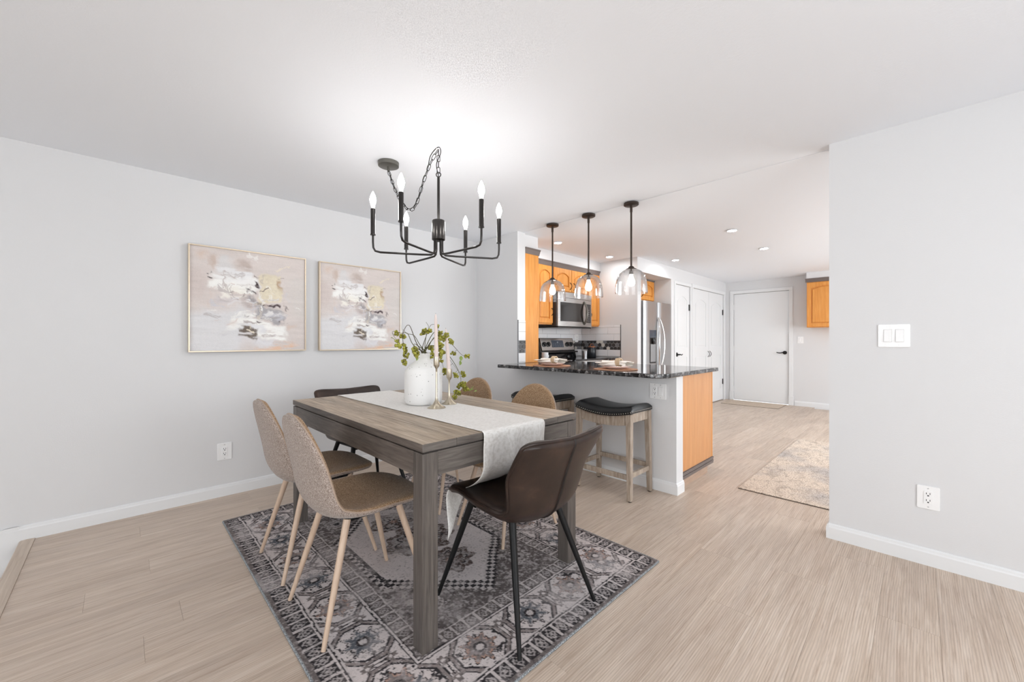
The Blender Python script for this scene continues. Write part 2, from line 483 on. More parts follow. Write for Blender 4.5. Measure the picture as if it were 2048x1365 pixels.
while xrow < RX:
    x0, x1 = max(xrow, WX), min(xrow + PW, RX)
    start = STEP + 0.06
    ph = joint0.get(row, None)
    off = (ph - start) % PL if ph is not None else r.choice([0.2, 0.45, 0.62, 0.83, 1.03, 0.1]) + r.uniform(-0.05, 0.05)
    y = start - (PL - off)
    while y < EY:
        a, b = max(y, start), min(y + PL, EY); y += PL
        if b - a < 0.03: continue
        if a > WB + 0.1 and b < KB and x1 < -3.0: continue
        cx_, cy_ = (x0 + x1) / 2, (a + b) / 2
        o = bpy.data.objects.new('floor_plank', full if (b - a > PL - 0.01 and x1 - x0 > PW - 0.01) else plank_mesh(x1 - x0 - 0.0004, b - a - 0.0004))
        o.location = (cx_, cy_, 0); link(o, floor)
    xrow += PW; row += 1
# stair nosing along the step down to the living room
nm = MB(); prof = [(STEP + 0.06, -0.02), (STEP + 0.06, 0.004), (STEP + 0.03, 0.006), (STEP + 0.006, 0.004), (STEP, -0.004), (STEP, -0.02)]
vs_ = [(WX, a, b) for a, b in prof] + [(RX, a, b) for a, b in prof]
k = len(prof); nm.add(vs_, [tuple(range(k)), tuple(range(2 * k - 1, k - 1, -1))] + [(i, (i + 1) % k, k + (i + 1) % k, k + i) for i in range(k)])
structure('trim_1', nm, 'nosing_wood')
structure('floor_living', B(WX, RX, -4.7, STEP + 0.02, -0.30, -0.18), 'mat_beige')

structure('ceiling', B(WX, RX, -4.7, WB - 0.0375, H, H + 0.1).box(WX, RX, WB - 0.2, WB + 0.1, H + 0.1, H + 0.16), 'ceiling_paint')  # upper box is unseen, added over the joint to keep sky light out
structure('ceiling_kitchen', B(WX, RX, WB - 0.034, EY, H - 0.001, H + 0.1), 'ceiling_paint')

wall_left = structure('wall_left', B(WX - 0.12, WX, -4.7, EY + 0.12, -0.3, H), 'wall_paint')
wall_stub = structure('wall_back_left', B(WX, STUB, WY, WB, 0, H), 'wall_paint')
wall_pen = structure('wall_peninsula', B(STUB, PEN, WY, WB, 0, 0.878), 'wall_paint')
wall_sw = structure('wall_back_right', B(RW, RX, WY, WB, 0, H), 'wall_paint')
wall_kb = structure('wall_kitchen_back', B(WX, CX, KB, KB + 0.10, 0, H), 'wall_paint')
structure('wall_alcove_soffit', B(WX, CX, KB + 0.10, 6.05, 2.10, H), 'wall_paint')
m = B(WX, CX, 6.05, 6.16, 0, H)                                    # pier beside the refrigerator
m.box(CX - 0.12, CX, 6.16, 6.20, 0, 2.045); m.box(CX - 0.12, CX, 6.77, 6.89, 0, 2.045)
m.box(CX - 0.12, CX, 8.39, EY, 0, 2.045); m.box(CX - 0.12, CX, 6.16, EY, 2.045, H)
m.box(WX, CX - 0.12, 6.16, EY, 0, H)                               # dark backing inside the closets
structure('wall_closet', m, 'wall_paint')
m = B(WX, -2.54, EY, EY + 0.12, 0, H); m.box(-1.636, RX, EY, EY + 0.12, 0, H); m.box(-2.54, -1.636, EY, EY + 0.12, 2.055, H)
m.box(-2.6, -1.58, EY + 0.06, EY + 0.12, 0, 2.1)
structure('wall_end', m, 'wall_paint')
# soffits over the cabinets
structure('wall_soffit_left', B(WX, -2.965, WB, 3.30, 2.145, H), 'wall_paint')
structure('wall_soffit_cabinets', B(WX, -3.275, 3.30, KB, 2.16, H), 'wall_paint')
structure('wall_soffit_right', B(-1.33, RX, 8.19, EY, 2.185, H), 'wall_paint')

# walls behind and beside the tripod, with their windows
def wall_with_window(name, axis, pos, thick, a0, a1, z0, z1, wins):
    """wall along an axis with rectangular openings wins = [(a0, a1, z0, z1)]"""
    m = MB(); cur = a0
    def bx(p, q, zz0, zz1):
        if axis == 'x': m.box(p, q, pos, pos + thick, zz0, zz1)
        else: m.box(pos, pos + thick, p, q, zz0, zz1)
    for (p, q, b, t) in wins:
        bx(cur, p, z0, z1); bx(p, q, z0, b); bx(p, q, t, z1); cur = q
    bx(cur, a1, z0, z1)
    return structure(name, m, 'wall_paint')
wall_with_window('wall_front', 'x', -4.82, 0.12, WX - 0.12, RX + 0.12, -0.3, H, [(-1.7, 2.05, 0.1, 2.05)])
wall_with_window('wall_right', 'y', RX, 0.12, -4.7, EY + 0.12, -0.3, H, [(-0.7, 1.9, 0.3, 2.0), (4.4, 7.4, 0.6, 2.1)])
def window(name, axis, pos, a0, a1, z0, z1, nm):
    def P(a, d, z): return (a, pos + d, z) if axis == 'x' else (pos + d, a, z)
    fr = MB()
    def bar(p, q, b, t):
        c = [P(p, 0.03, b), P(q, 0.03, b), P(q, 0.09, b), P(p, 0.09, b)]; d = [P(p, 0.03, t), P(q, 0.03, t), P(q, 0.09, t), P(p, 0.09, t)]
        fr.hexa(c, d)
    bar(a0, a0 + 0.05, z0, z1); bar(a1 - 0.05, a1, z0, z1); bar(a0, a1, z0, z0 + 0.05); bar(a0, a1, z1 - 0.05, z1)
    for i in range(1, nm): a = a0 + (a1 - a0) * i / nm; bar(a - 0.025, a + 0.025, z0, z1)
    w = structure(name, fr, 'trim_paint')
    for i in range(nm):
        p, q = a0 + (a1 - a0) * i / nm, a0 + (a1 - a0) * (i + 1) / nm
        g = MB().hexa([P(p, 0.055, z0), P(q, 0.055, z0), P(q, 0.06, z0), P(p, 0.06, z0)], [P(p, 0.055, z1), P(q, 0.055, z1), P(q, 0.06, z1), P(p, 0.06, z1)])
        obj('pane', g, 'clear_glass', w)
window('window_1', 'x', -4.82, -1.7, 2.05, 0.1, 2.05, 3)
window('window_2', 'y', RX, -0.7, 1.9, 0.3, 2.0, 2)
window('window_3', 'y', RX, 4.4, 7.4, 0.6, 2.1, 2)

# baseboards
def baseboard(name, p0, p1, nrm, z0=0.0, h=0.086, ext=(0, 0)):
    p0, p1, nrm = Vector((*p0, 0)), Vector((*p1, 0)), Vector((*nrm, 0))
    d = (p1 - p0).normalized(); p0 = p0 - d * ext[0]; p1 = p1 + d * ext[1]
    prof = [(0, z0), (0.013, z0), (0.013, h - 0.022), (0.010, h - 0.014), (0.009, h - 0.006), (0.004, h), (0, h)]
    k = len(prof)
    vs = [p0 + nrm * a + Vector((0, 0, b)) for a, b in prof] + [p1 + nrm * a + Vector((0, 0, b)) for a, b in prof]
    m = MB().add(vs, [tuple(range(k)), tuple(range(2 * k - 1, k - 1, -1))] + [(i, (i + 1) % k, k + (i + 1) % k, k + i) for i in range(k)])
    return structure(name, m, 'trim_paint')
baseboard('baseboard_left', (WX, STEP - 0.05), (WX, WY), (1, 0), 0)
m = MB(); m.add([(WX, -4.7, -0.18), (WX, STEP - 0.05, -0.18), (WX, STEP, -0.18), (WX, STEP, 0.086), (WX, STEP - 0.05, 0.086), (WX, -0.62, 0.05), (WX, -0.72, -0.095), (WX, -4.7, -0.095)],[tuple(range(8))])
m2 = MB(); m2.poly([(p[1], p[2]) for p in m.v], lambda a, b, d: (WX + d, a, b), 0, 0.012); structure('baseboard_living_left', m2, 'trim_paint')
baseboard('baseboard_back_left', (WX, WY), (STUB, WY), (0, -1))
baseboard('baseboard_peninsula', (STUB, WY), (PEN, WY), (0, -1))
baseboard('baseboard_peninsula_end', (PEN, WY), (PEN, WB), (1, 0), ext=(0.013, 0))
baseboard('baseboard_back_right', (RW, WY), (RX, WY), (0, -1))
baseboard('baseboard_back_right_end', (RW, WY), (RW, WB), (-1, 0), ext=(0.013, 0))
baseboard('baseboard_end', (-1.55, EY), (RX, EY), (0, -1))
baseboard('baseboard_kitchen_back', (-2.96, KB), (CX, KB), (0, -1))
baseboard('baseboard_right', (RX, STEP), (RX, WY), (-1, 0))

# ------------------------------------------------------------------ doors of the hall end
def YZ(x): return lambda a, b, d: (x + d, a, b)       # plane facing +X, a = y, b = z
def XZ(y): return lambda a, b, d: (a, y - d, b)       # plane facing -Y, a = x, b = z

def arch_pts(a0, a1, b, rise, n=14):
    """points of an eyebrow arch from a1 to a0 with shoulders at height b"""
    out = []
    for k in range(n + 1):
        t = k / n; a = a1 + (a0 - a1) * t
        s = math.sin(PI * t); out.append((a, b + rise * (s ** 0.9 if s > 0 else 0)))
    return out

def panel_door(name, y0, y1, z0, z1, x, mat, top_split, fn):
    """moulded two panel door with an arched upper panel"""
    m = MB(); m.poly([(y0, z0), (y1, z0), (y1, z1), (y0, z1)], fn, -0.035, -0.006)
    w = y1 - y0; st = w * 0.17; zs = z0 + top_split
    a0, a1 = y0 + st, y1 - st
    up = z1 - 0.23
    m.poly([(y0, z0), (a0, z0), (a0, z1), (y0, z1)], fn, -0.006, 0)           # stiles
    m.poly([(a1, z0), (y1, z0), (y1, z1), (a1, z1)], fn, -0.006, 0)
    m.poly([(a0, z0), (a1, z0), (a1, z0 + 0.22), (a0, z0 + 0.22)], fn, -0.006, 0)
    m.poly([(a0, zs - 0.08), (a1, zs - 0.08), (a1, zs + 0.08), (a0, zs + 0.08)], fn, -0.006, 0)
    m.poly([(a0, z1)] + [(a0, up)] + list(reversed(arch_pts(a0, a1, up, 0.06))) + [(a1, z1)], fn, -0.006, 0)
    d = structure(name, m, mat)
    i = 0.022
    p = MB(); p.poly([(a0 + i, z0 + 0.22 + i), (a1 - i, z0 + 0.22 + i), (a1 - i, zs - 0.08 - i), (a0 + i, zs - 0.08 - i)], fn, -0.006, -0.001)
    obj('lower_panel', p, mat, d, bevel=0.004)
    p = MB(); p.poly([(a0 + i, zs + 0.08 + i), (a1 - i, zs + 0.08 + i)] + arch_pts(a0 + i, a1 - i, up - i, 0.06), fn, -0.006, -0.001)
    obj('upper_panel', p, mat, d, bevel=0.004)
    return d

def lever(parent, fn, a, z, sgn):
    m = MB(); c = [fn(a + 0.032 * math.cos(2 * PI * k / 20), z + 0.032 * math.sin(2 * PI * k / 20), 0) for k in range(20)]
    m.poly([(a + 0.032 * math.cos(2 * PI * k / 20), z + 0.032 * math.sin(2 * PI * k / 20)) for k in range(20)], fn, 0, 0.012)
    m.tube([fn(a, z, 0.0), fn(a, z, 0.05)], 0.011, 10)
    m.tube([fn(a, z, 0.045), fn(a + sgn * 0.03, z + 0.002, 0.05), fn(a + sgn * 0.065, z - 0.008, 0.05), fn(a + sgn * 0.095, z - 0.004, 0.048), fn(a + sgn * 0.12, z + 0.006, 0.046)], [0.010, 0.009, 0.008, 0.008, 0.006], 8)
    return obj('door_handle', m, 'black_hardware', parent, smooth=True)

FX = YZ(CX - 0.012)
d1 = panel_door('door_1', 6.205, 6.765, 0.012, 2.04, CX, 'door_paint', 0.95, FX)
lever(d1, FX, 6.27, 0.93, 1)
d2 = panel_door('door_2', 6.895, 7.637, 0.012, 2.04, CX, 'door_paint', 0.95, FX)
d3 = panel_door('door_3', 7.643, 8.385, 0.012, 2.04, CX, 'door_paint', 0.95, FX)
def pull(parent, fn, a, z0, z1, mat='black_hardware', out=0.028, r=0.0045):
    m = MB(); pts = [fn(a, z0, 0)]
    for k in range(9): t = k / 8; pts.append(fn(a, z0 + (z1 - z0) * t, 0.006 + out * math.sin(PI * t)))
    pts.append(fn(a, z1, 0)); m.tube(pts, r, 7)
    return obj('handle', m, mat, parent, smooth=True)
pull(d2, FX, 7.60, 0.86, 0.96); pull(d3, FX, 7.68, 0.86, 0.96)
def hinge(parent, fn, a, z, w=0.02):
    m = MB(); m.poly([(a - w, z - 0.05), (a + w, z - 0.05), (a + w, z + 0.05), (a - w, z + 0.05)], fn, 0.0, 0.006)
    m.tube([fn(a, z - 0.052, 0.009), fn(a, z + 0.052, 0.009)], 0.006, 8)
    return obj('hinge', m, 'black_hardware', parent)
FW = YZ(CX)
hinge(d1, FX, 6.752, 1.70, 0.010); hinge(d2, FX, 6.91, 1.70, 0.012); hinge(d3, FX, 8.365, 1.70, 0.012); hinge(d3, FX, 8.365, 0.36, 0.012); hinge(d2, FX, 6.91, 0.36, 0.012)
# casings of the closet wall
def casing(name, fn, a0, a1, z1, w=0.055, legs=(True, True)):
    m = MB()
    if legs[0]: m.poly([(a0 - w, 0), (a0, 0), (a0, z1), (a0 - w, z1)], fn, 0, 0.014)
    if legs[1]: m.poly([(a1, 0), (a1 + w, 0), (a1 + w, z1), (a1, z1)], fn, 0, 0.014)
    m.poly([(a0 - w, z1), (a1 + w, z1), (a1 + w, z1 + w), (a0 - w, z1 + w)], fn, 0, 0.014)
    return structure(name, m, 'trim_paint', bevel=0.004)
casing('trim_2', FW, 6.20, 6.77, 2.045, 0.045)
casing('trim_3', FW, 6.89, 8.39, 2.045, 0.06)
FE = XZ(EY + 0.015)
m = MB(); m.poly([(-2.535, 0.02), (-1.641, 0.02), (-1.641, 2.05), (-2.535, 2.05)], FE, -0.04, 0)
d4 = structure('door_4', m, 'door_paint', bevel=0.002)
lever(d4, FE, -1.70, 0.935, -1)
for z in (1.8, 1.0, 0.22):
    mm = MB(); mm.poly([(-2.553, z - 0.05), (-2.533, z - 0.05), (-2.533, z + 0.05), (-2.553, z + 0.05)], FE, 0, 0.012); obj('hinge', mm, 'trim_paint', d4)
casing('trim_4', XZ(EY), -2.54, -1.636, 2.055, 0.06)
m = MB()
for a in (-2.61, -1.641): m.poly([(a, 0), (a + 0.075, 0), (a + 0.075, 0.16), (a, 0.16)], XZ(EY), 0, 0.018)
structure('trim_5', m, 'trim_paint', bevel=0.004)

# ------------------------------------------------------------------ cabinet parts
def arched_door(parent, fn, a0, a1, b0, b1, mat='oak_cabinet', arch=True, handle=None, th=0.02):
    """raised panel door with a cathedral arch; sub-parts raised_panel and handle"""
    m = MB(); m.poly([(a0, b0), (a1, b0), (a1, b1), (a0, b1)], fn, 0.001, th - 0.014)
    st = min(0.055, (a1 - a0) * 0.2); rise = min(0.045, (a1 - a0) * 0.14) if arch else 0
    i0, i1, top = a0 + st, a1 - st, b1 - st - rise
    m.poly([(a0, b0), (i0, b0), (i0, b1), (a0, b1)], fn, th - 0.014, th)
    m.poly([(i1, b0), (a1, b0), (a1, b1), (i1, b1)], fn, th - 0.014, th)
    m.poly([(i0, b0), (i1, b0), (i1, b0 + st), (i0, b0 + st)], fn, th - 0.014, th)
    m.poly([(i0, b1), (i0, top)] + list(reversed(arch_pts(i0, i1, top, rise)))[1:-1] + [(i1, top), (i1, b1)], fn, th - 0.014, th)
    d = obj('door', m, mat, parent, bevel=0.002)
    g = 0.014; p = MB()
    p.poly([(i0 + g, b0 + st + g), (i1 - g, b0 + st + g)] + arch_pts(i0 + g, i1 - g, top - g, rise), fn, th - 0.014, th - 0.001)
    obj('raised_panel', p, mat, d, bevel=0.010, seg=1)
    if handle:
        a, z0, z1 = handle; pull(d, lambda u, w, dd: fn(u, w, th + dd), a, z0, z1)
    return d
def crown(parent, pts2, fn0, z0, z1, name='crown_moulding', out=0.03):
    """straight crown: from point to point, stepped profile"""
    (xa, ya), (xb, yb), (nx, ny) = pts2
    prof = [(-0.01, z0), (0.006, z0), (0.010, z0 + 0.2 * (z1 - z0)), (out * 0.8, z0 + 0.75 * (z1 - z0)), (out, z0 + 0.8 * (z1 - z0)), (out, z1), (-0.01, z1)]
    k = len(prof)
    vs = [(xa + nx * a, ya + ny * a, b) for a, b in prof] + [(xb + nx * a, yb + ny * a, b) for a, b in prof]
    m = MB().add(vs, [tuple(range(k)), tuple(range(2 * k - 1, k - 1, -1))] + [(i, (i + 1) % k, k + (i + 1) % k, k + i) for i in range(k)])
    return obj(name, m, 'crown_taupe', parent)

# tall cabinet beside the stub wall
t = thing('tall_cabinet', 'tall narrow honey oak cabinet beside the stub wall, rising from the bar counter', 'cabinet', (-3.28, 3.18, 0))
obj('body', B(WX + 0.002, -2.952, WB + 0.002, 3.298, 0.0, 2.10), 'oak_cabinet', t, bevel=0.002)
obj('end_panel', B(-2.952, -2.946, WB + 0.004, 3.285, 0.915, 2.085), 'oak_cabinet', t, bevel=0.002)
crown(t, ((-2.95, WB + 0.002), (-2.95, 3.30), (1, 0)), None, 2.085, 2.146)

# upper cabinets on the range wall, front plane x = -3.29
UX = -3.29
FU = YZ(UX)
def upper(label, y0, y1, z0, doors):
    t = thing('upper_cabinet', label, 'cabinet', (-3.45, (y0 + y1) / 2, z0), group='honey oak cabinets over the range')
    obj('body', B(WX + 0.002, UX, y0 + 0.001, y1 - 0.001, z0, 2.115), 'oak_cabinet', t, bevel=0.001)
    for (a, b, h) in doors: arched_door(t, FU, a, b, z0 + 0.018, 2.095, handle=h)
    crown(t, ((UX, y0 + 0.001), (UX, y1 - 0.001), (1, 0)), None, 2.10, 2.162)
    return t
upper('honey oak wall cabinet left of the microwave with a full-height arched door', 3.302, 3.935, 1.355, [(3.315, 3.615, None), (3.62, 3.925, (3.90, 1.47, 1.56))])
upper('short honey oak wall cabinet with two arched doors above the microwave', 3.94, 4.70, 1.785, [(3.95, 4.315, (4.28, 1.83, 1.92)), (4.325, 4.69, (4.36, 1.83, 1.92))])
upper('narrow honey oak wall cabinet right of the microwave, beside the kitchen corner', 4.705, 4.998, 1.355, [(4.715, 4.985, (4.74, 1.47, 1.56))])

# cabinet over the refrigerator
t = thing('fridge_cabinet', 'small honey oak cabinet with arched doors in the alcove above the refrigerator', 'cabinet', (-3.27, 5.57, 1.78))
obj('body', B(WX + 0.002, -2.97, KB + 0.104, 6.046, 1.765, 2.085), 'oak_cabinet', t, bevel=0.001)
FF = YZ(-2.97)
arched_door(t, FF, 5.115, 5.575, 1.78, 2.075, handle=(5.54, 1.82, 1.91)); arched_door(t, FF, 5.585, 6.04, 1.78, 2.075, handle=(5.62, 1.82, 1.91))
obj('crown_moulding', B(-2.97, -2.945, KB + 0.104, 6.046, 2.075, 2.094), 'crown_taupe', t)

# wall cabinet at the far end, cut by the right wall
t = thing('wall_cabinet', 'honey oak wall cabinet with arched door hanging beside the entry door', 'cabinet', (-0.9, 8.36, 1.37))
obj('body', B(-1.328, -0.35, 8.21, EY - 0.001, 1.372, 2.13), 'oak_cabinet', t, bevel=0.001)
FR = XZ(8.21)
arched_door(t, FR, -1.322, -0.845, 1.385, 2.115, handle=None); arched_door(t, FR, -0.835, -0.36, 1.385, 2.115, handle=None)
crown(t, ((-1.345, 8.21), (-0.35, 8.21), (0, -1)), None, 2.125, 2.187)

# ------------------------------------------------------------------ backsplash tiles (pieces of the walls they sit on)
def tile_field(parent, fn, a0, a1, z0, z1, skip=None, hexband=(1.02, 1.15), tw=0.30, th=0.094, seed=1):
    """subway tiles with a hexagon band, each tile its own piece"""
    r = random.Random(seed)
    g = MB(); g.poly([(a0, z0), (a1, z0), (a1, z1), (a0, z1)], fn, 0.0005, 0.004); obj('grout_bed', g, 'grout', parent)
    rows = []
    z = hexband[1]; k = 0
    while z < z1 - 0.01:
        rows.append((z, min(z + th, z1), k)); z += th; k += 1
    z = hexband[0]; k = 1
    while z > z0 + 0.01:
        rows.append((max(z - th, z0), z, k)); z -= th; k += 1
    gp = 0.0018
    for (b, t_, k) in rows:
        a = a0 - (tw * 0.5 if k % 2 else tw * 0.17)
        while a < a1:
            p, q = max(a, a0), min(a + tw, a1); a += tw
            if q - p < 0.012 or (skip and skip(p, q, b, t_)): continue
            m = MB(); m.poly([(p + gp, b + gp), (q - gp, b + gp), (q - gp, t_ - gp), (p + gp, t_ - gp)], fn, 0.004, 0.0095)
            obj('tile', m, 'tile_white', parent, bevel=0.0015, seg=1)
    R = (hexband[1] - hexband[0]) / 4.0 * 1.02; w = R * math.sqrt(3); zc0 = hexband[0]
    mats = ['hex_dark'] * 6 + ['hex_grey'] * 3 + ['hex_pale'] * 2
    for rr in range(-1, 5):
        zc = zc0 + R * 0.5 + rr * 1.5 * R; a = a0 + (w / 2 if rr % 2 else 0)
        while a < a1 + w / 2:
            pts = [(a + (R - 0.0032) * math.sin(PI / 3 * i), zc + (R - 0.0032) * math.cos(PI / 3 * i)) for i in range(6)]
            a += w
            def clip(pts, ax, lim, keep):
                out = []
                for i in range(len(pts)):
                    p, q = pts[i], pts[(i + 1) % len(pts)]; ip, iq = keep(p[ax], lim), keep(q[ax], lim)
                    if ip: out.append(p)
                    if ip != iq:
                        s = (lim - p[ax]) / (q[ax] - p[ax]); out.append((p[0] + s * (q[0] - p[0]), p[1] + s * (q[1] - p[1])))
                return out
            for ax, lim, kp in ((0, a0, lambda x, l: x >= l), (0, a1, lambda x, l: x <= l), (1, hexband[0] + 0.001, lambda x, l: x >= l), (1, hexband[1] - 0.001, lambda x, l: x <= l)):
                if pts: pts = clip(pts, ax, lim, kp)
            if len(pts) < 3: continue
            if max(p[0] for p in pts) - min(p[0] for p in pts) < 0.008 or max(p[1] for p in pts) - min(p[1] for p in pts) < 0.006: continue
            if skip and skip(min(p[0] for p in pts), max(p[0] for p in pts), zc - R, zc + R): continue
            m = MB(); m.poly(pts, fn, 0.004, 0.009); obj('hexagon_tile', m, r.choice(mats), parent)
hid = lambda p, q, b, t_: q < 3.95 or (t_ < 1.06 and q < 4.66)
tile_field(wall_left, YZ(WX), 3.64, KB - 0.0005, 0.918, 1.352, skip=hid, seed=2)
tile_field(wall_kb, XZ(KB), WX + 0.011, -2.935, 0.918, 1.372, seed=5)
o = MB(); o.poly([(-2.935, 0.918), (-2.928, 0.918), (-2.928, 1.375), (-2.935, 1.375)], XZ(KB), 0, 0.011); obj('tile_edge_trim', o, 'tile_trim', wall_kb)
tile_field(wall_stub, YZ(STUB), WY + 0.006, WB - 0.001, 0.915, 1.362, seed=8, tw=0.4)
o = MB(); o.poly([(WY, 0.915), (WY + 0.006, 0.915), (WY + 0.006, 1.365), (WY, 1.365)], YZ(STUB), 0, 0.011); obj('tile_edge_trim', o, 'tile_trim', wall_stub)

# ------------------------------------------------------------------ peninsula and counters
t = thing('peninsula_cabinet', 'peninsula base cabinet with plain oak end panel above a taupe ridged moulding', 'cabinet', (-2.1, 3.4, 0))
obj('body', B(-2.945, -1.298, WB + 0.002, 3.735, 0.105, 0.878), 'oak_panel', t)
obj('end_panel', B(-1.298, -1.288, WB + 0.004, 3.728, 0.125, 0.877), 'oak_panel', t)
m = B(-1.298, -1.286, 3.728, 3.745, 0.07, 0.878); obj('corner_stile', m, 'oak_cabinet', t, bevel=0.002)
m = MB()
for i in range(4): m.box(-1.298, -1.281 + 0.003 * (i % 2), WB + 0.004, 3.75, 0.068 + i * 0.0145, 0.068 + (i + 1) * 0.0145 - 0.003)
m.box(-1.298, -1.286, WB + 0.004, 3.748, 0.068, 0.126); obj('base_moulding', m, 'crown_taupe', t)
obj('toe_kick', B(-2.9, -1.295, WB + 0.002, 3.645, 0.0, 0.10), 'toe_wood', t)

def counter(name, label, outline, z0, z1, cat='countertop'):
    m = MB(); m.poly(outline, lambda a, b, d: (a, b, d), z0, z1)
    o = obj(name, m, 'granite', None, bevel=0.006, seg=3); return tag(o, label, cat)
def arc(cx_, cy_, r_, s, e, n=8): return [(cx_ + r_ * math.cos(math.radians(s + (e - s) * k / n)), cy_ + r_ * math.sin(math.radians(s + (e - s) * k / n))) for k in range(n + 1)]
out = [(-2.945, 3.755), (-2.945, 3.062), (-2.9295, 3.062), (-2.9295, WY - 0.002), (-2.945, WY - 0.002)] + [(-2.945, 2.675)] + arc(-1.36, 2.795, 0.12, -90, 0) + [(-1.24, 3.755)]
counter('bar_countertop', 'speckled black granite bar counter overhanging the stools, with rounded corner', out, 0.880, 0.912)
t = thing('base_cabinet', 'oak base cabinet in the corner left of the range, under granite', 'cabinet', (-3.28, 3.6, 0))
obj('body', B(WX + 0.002, -2.985, 3.302, 3.936, 0.0, 0.878), 'oak_cabinet', t)
t2 = thing('base_cabinet', 'narrow oak base cabinet between the range and the kitchen return wall', 'cabinet', (-3.28, 4.85, 0))
obj('body', B(WX + 0.002, -2.985, 4.705, 4.998, 0.0, 0.878), 'oak_cabinet', t2)
arched_door(t2, YZ(-2.985), 4.715, 4.985, 0.12, 0.86, arch=False, handle=None)
counter('kitchen_countertop', 'black granite counter piece left of the range behind the tall cabinet', [(WX + 0.012, 3.302), (-2.955, 3.302), (-2.955, 3.936), (WX + 0.012, 3.936)], 0.880, 0.914)
counter('kitchen_countertop', 'short black granite counter between range and kitchen corner, holding the canister', [(WX + 0.012, 4.705), (-2.955, 4.705), (-2.955, KB - 0.012), (WX + 0.012, KB - 0.012)], 0.880, 0.914)

# ------------------------------------------------------------------ range
t = thing('range', 'freestanding stainless electric range with black glass cooktop and back control panel', 'stove', (-3.28, 4.32, 0))
obj('body', B(WX + 0.03, -2.99, 3.942, 4.698, 0.0, 0.895), 'stainless', t, bevel=0.004)
obj('cooktop', B(WX + 0.10, -2.935, 3.942, 4.698, 0.897, 0.918), 'black_glass', t, bevel=0.004)
obj('oven_door', B(-2.99, -2.95, 3.95, 4.69, 0.22, 0.80), 'black_glass', t, bevel=0.006)
m = MB().tube([(-2.95, 4.0, 0.78), (-2.90, 4.02, 0.78), (-2.90, 4.62, 0.78), (-2.95, 4.64, 0.78)], 0.012, 10); obj('oven_handle', m, 'stainless_light', t, smooth=True)
bk = MB().hexa([(WX + 0.015, 3.942, 0.90), (-3.47, 3.942, 0.90), (-3.47, 4.698, 0.90), (WX + 0.015, 4.698, 0.90)], [(WX + 0.015, 3.942, 1.185), (-3.545, 3.942, 1.185), (-3.545, 4.698, 1.185), (WX + 0.015, 4.698, 1.185)])
guard = obj('backguard', bk, 'black_glass', t, bevel=0.004)
# sloped control panel
def FRG(a, b, d):
    x = -3.47 + (-0.075) * (b - 0.90) / 0.285; return (x + d, a, b + d * 0.26)
m = MB(); m.poly([(3.972, 1.015), (4.672, 1.015), (4.672, 1.180), (3.972, 1.180)], FRG, 0.0, 0.012); cp = obj('control_panel', m, 'stainless', t, bevel=0.003)
FRC = lambda a, b, d: FRG(a, b, d + 0.012)
m = MB(); m.poly([(4.19, 1.055), (4.44, 1.055), (4.44, 1.150), (4.19, 1.150)], FRC, 0, 0.003); ds = obj('display', m, 'display_grey', cp)
m = MB()
for i in range(5):
    for j in range(2):
        a, b = 4.215 + i * 0.05, 1.072 + j * 0.028; m.poly([(a - 0.006, b - 0.002), (a + 0.006, b - 0.002), (a + 0.006, b + 0.002), (a - 0.006, b + 0.002)], FRC, 0.003, 0.0036)
m.poly([(4.305, 1.115), (4.33, 1.115), (4.33, 1.132), (4.305, 1.132)], FRC, 0.003, 0.0036)
obj('buttons', m, 'button_grey', cp)['kind'] = 'stuff'
for a in (4.03, 4.115, 4.53, 4.61):
    m = MB(); m.tube([FRC(a, 1.095, 0), FRC(a, 1.095, 0.008), FRC(a, 1.095, 0.010), FRC(a, 1.095, 0.026)], [0.034, 0.034, 0.026, 0.023], 18)
    m.poly([(a - 0.005, 1.072), (a + 0.005, 1.072), (a + 0.005, 1.118), (a - 0.005, 1.118)], FRC, 0.026, 0.032)
    obj('knob', m, 'knob_black', cp)
obj('vent_lip', B(-3.47, -3.44, 3.95, 4.69, 0.985, 1.005), 'graphite', t, bevel=0.003)

# ------------------------------------------------------------------ microwave
t = thing('microwave', 'stainless over-the-range microwave with curved vertical handle', 'microwave', (-3.4, 4.32, 1.335))
obj('body', B(WX + 0.01, -3.225, 3.943, 4.697, 1.335, 1.778), 'microwave_dark', t, bevel=0.003)
# bowed front
def FM(a, b, d):
    s = (a - 4.32) / 0.377; return (-3.225 + 0.022 * (1 - s * s) + d, a, b)
def bowed(a0, a1, b0, b1, d0, d1, n=14):
    m = MB(); k = n + 1
    for (q, e) in ((d0, d1),):
        bot = [(a0 + (a1 - a0) * i / n) for i in range(k)]
        vs = [FM(a, b0, d0) for a in bot] + [FM(a, b1, d0) for a in bot] + [FM(a, b0, d1) for a in bot] + [FM(a, b1, d1) for a in bot]
        fs = []
        for i in range(n):
            fs += [(2 * k + i, 2 * k + i + 1, 3 * k + i + 1, 3 * k + i), (i + 1, i, k + i, k + i + 1), (i, i + 1, 2 * k + i + 1, 2 * k + i), (k + i + 1, k + i, 3 * k + i, 3 * k + i + 1)]
        fs += [(0, 2 * k, 3 * k, k), (n, k + n, 3 * k + n, 2 * k + n)]
        m.add(vs, fs)
    return m
fp = obj('front_panel', bowed(3.955, 4.695, 1.337, 1.70, -0.006, 0.012), 'stainless', t, smooth=True)
obj('vent_strip', bowed(3.955, 4.695, 1.704, 1.776, -0.006, 0.012), 'stainless', t, smooth=True)
obj('door_window', bowed(4.00, 4.475, 1.40, 1.645, 0.012, 0.014), 'oven_window', fp, smooth=True)
obj('key_panel', bowed(4.545, 4.67, 1.395, 1.650, 0.012, 0.014), 'microwave_dark', fp, smooth=True)
m = MB()
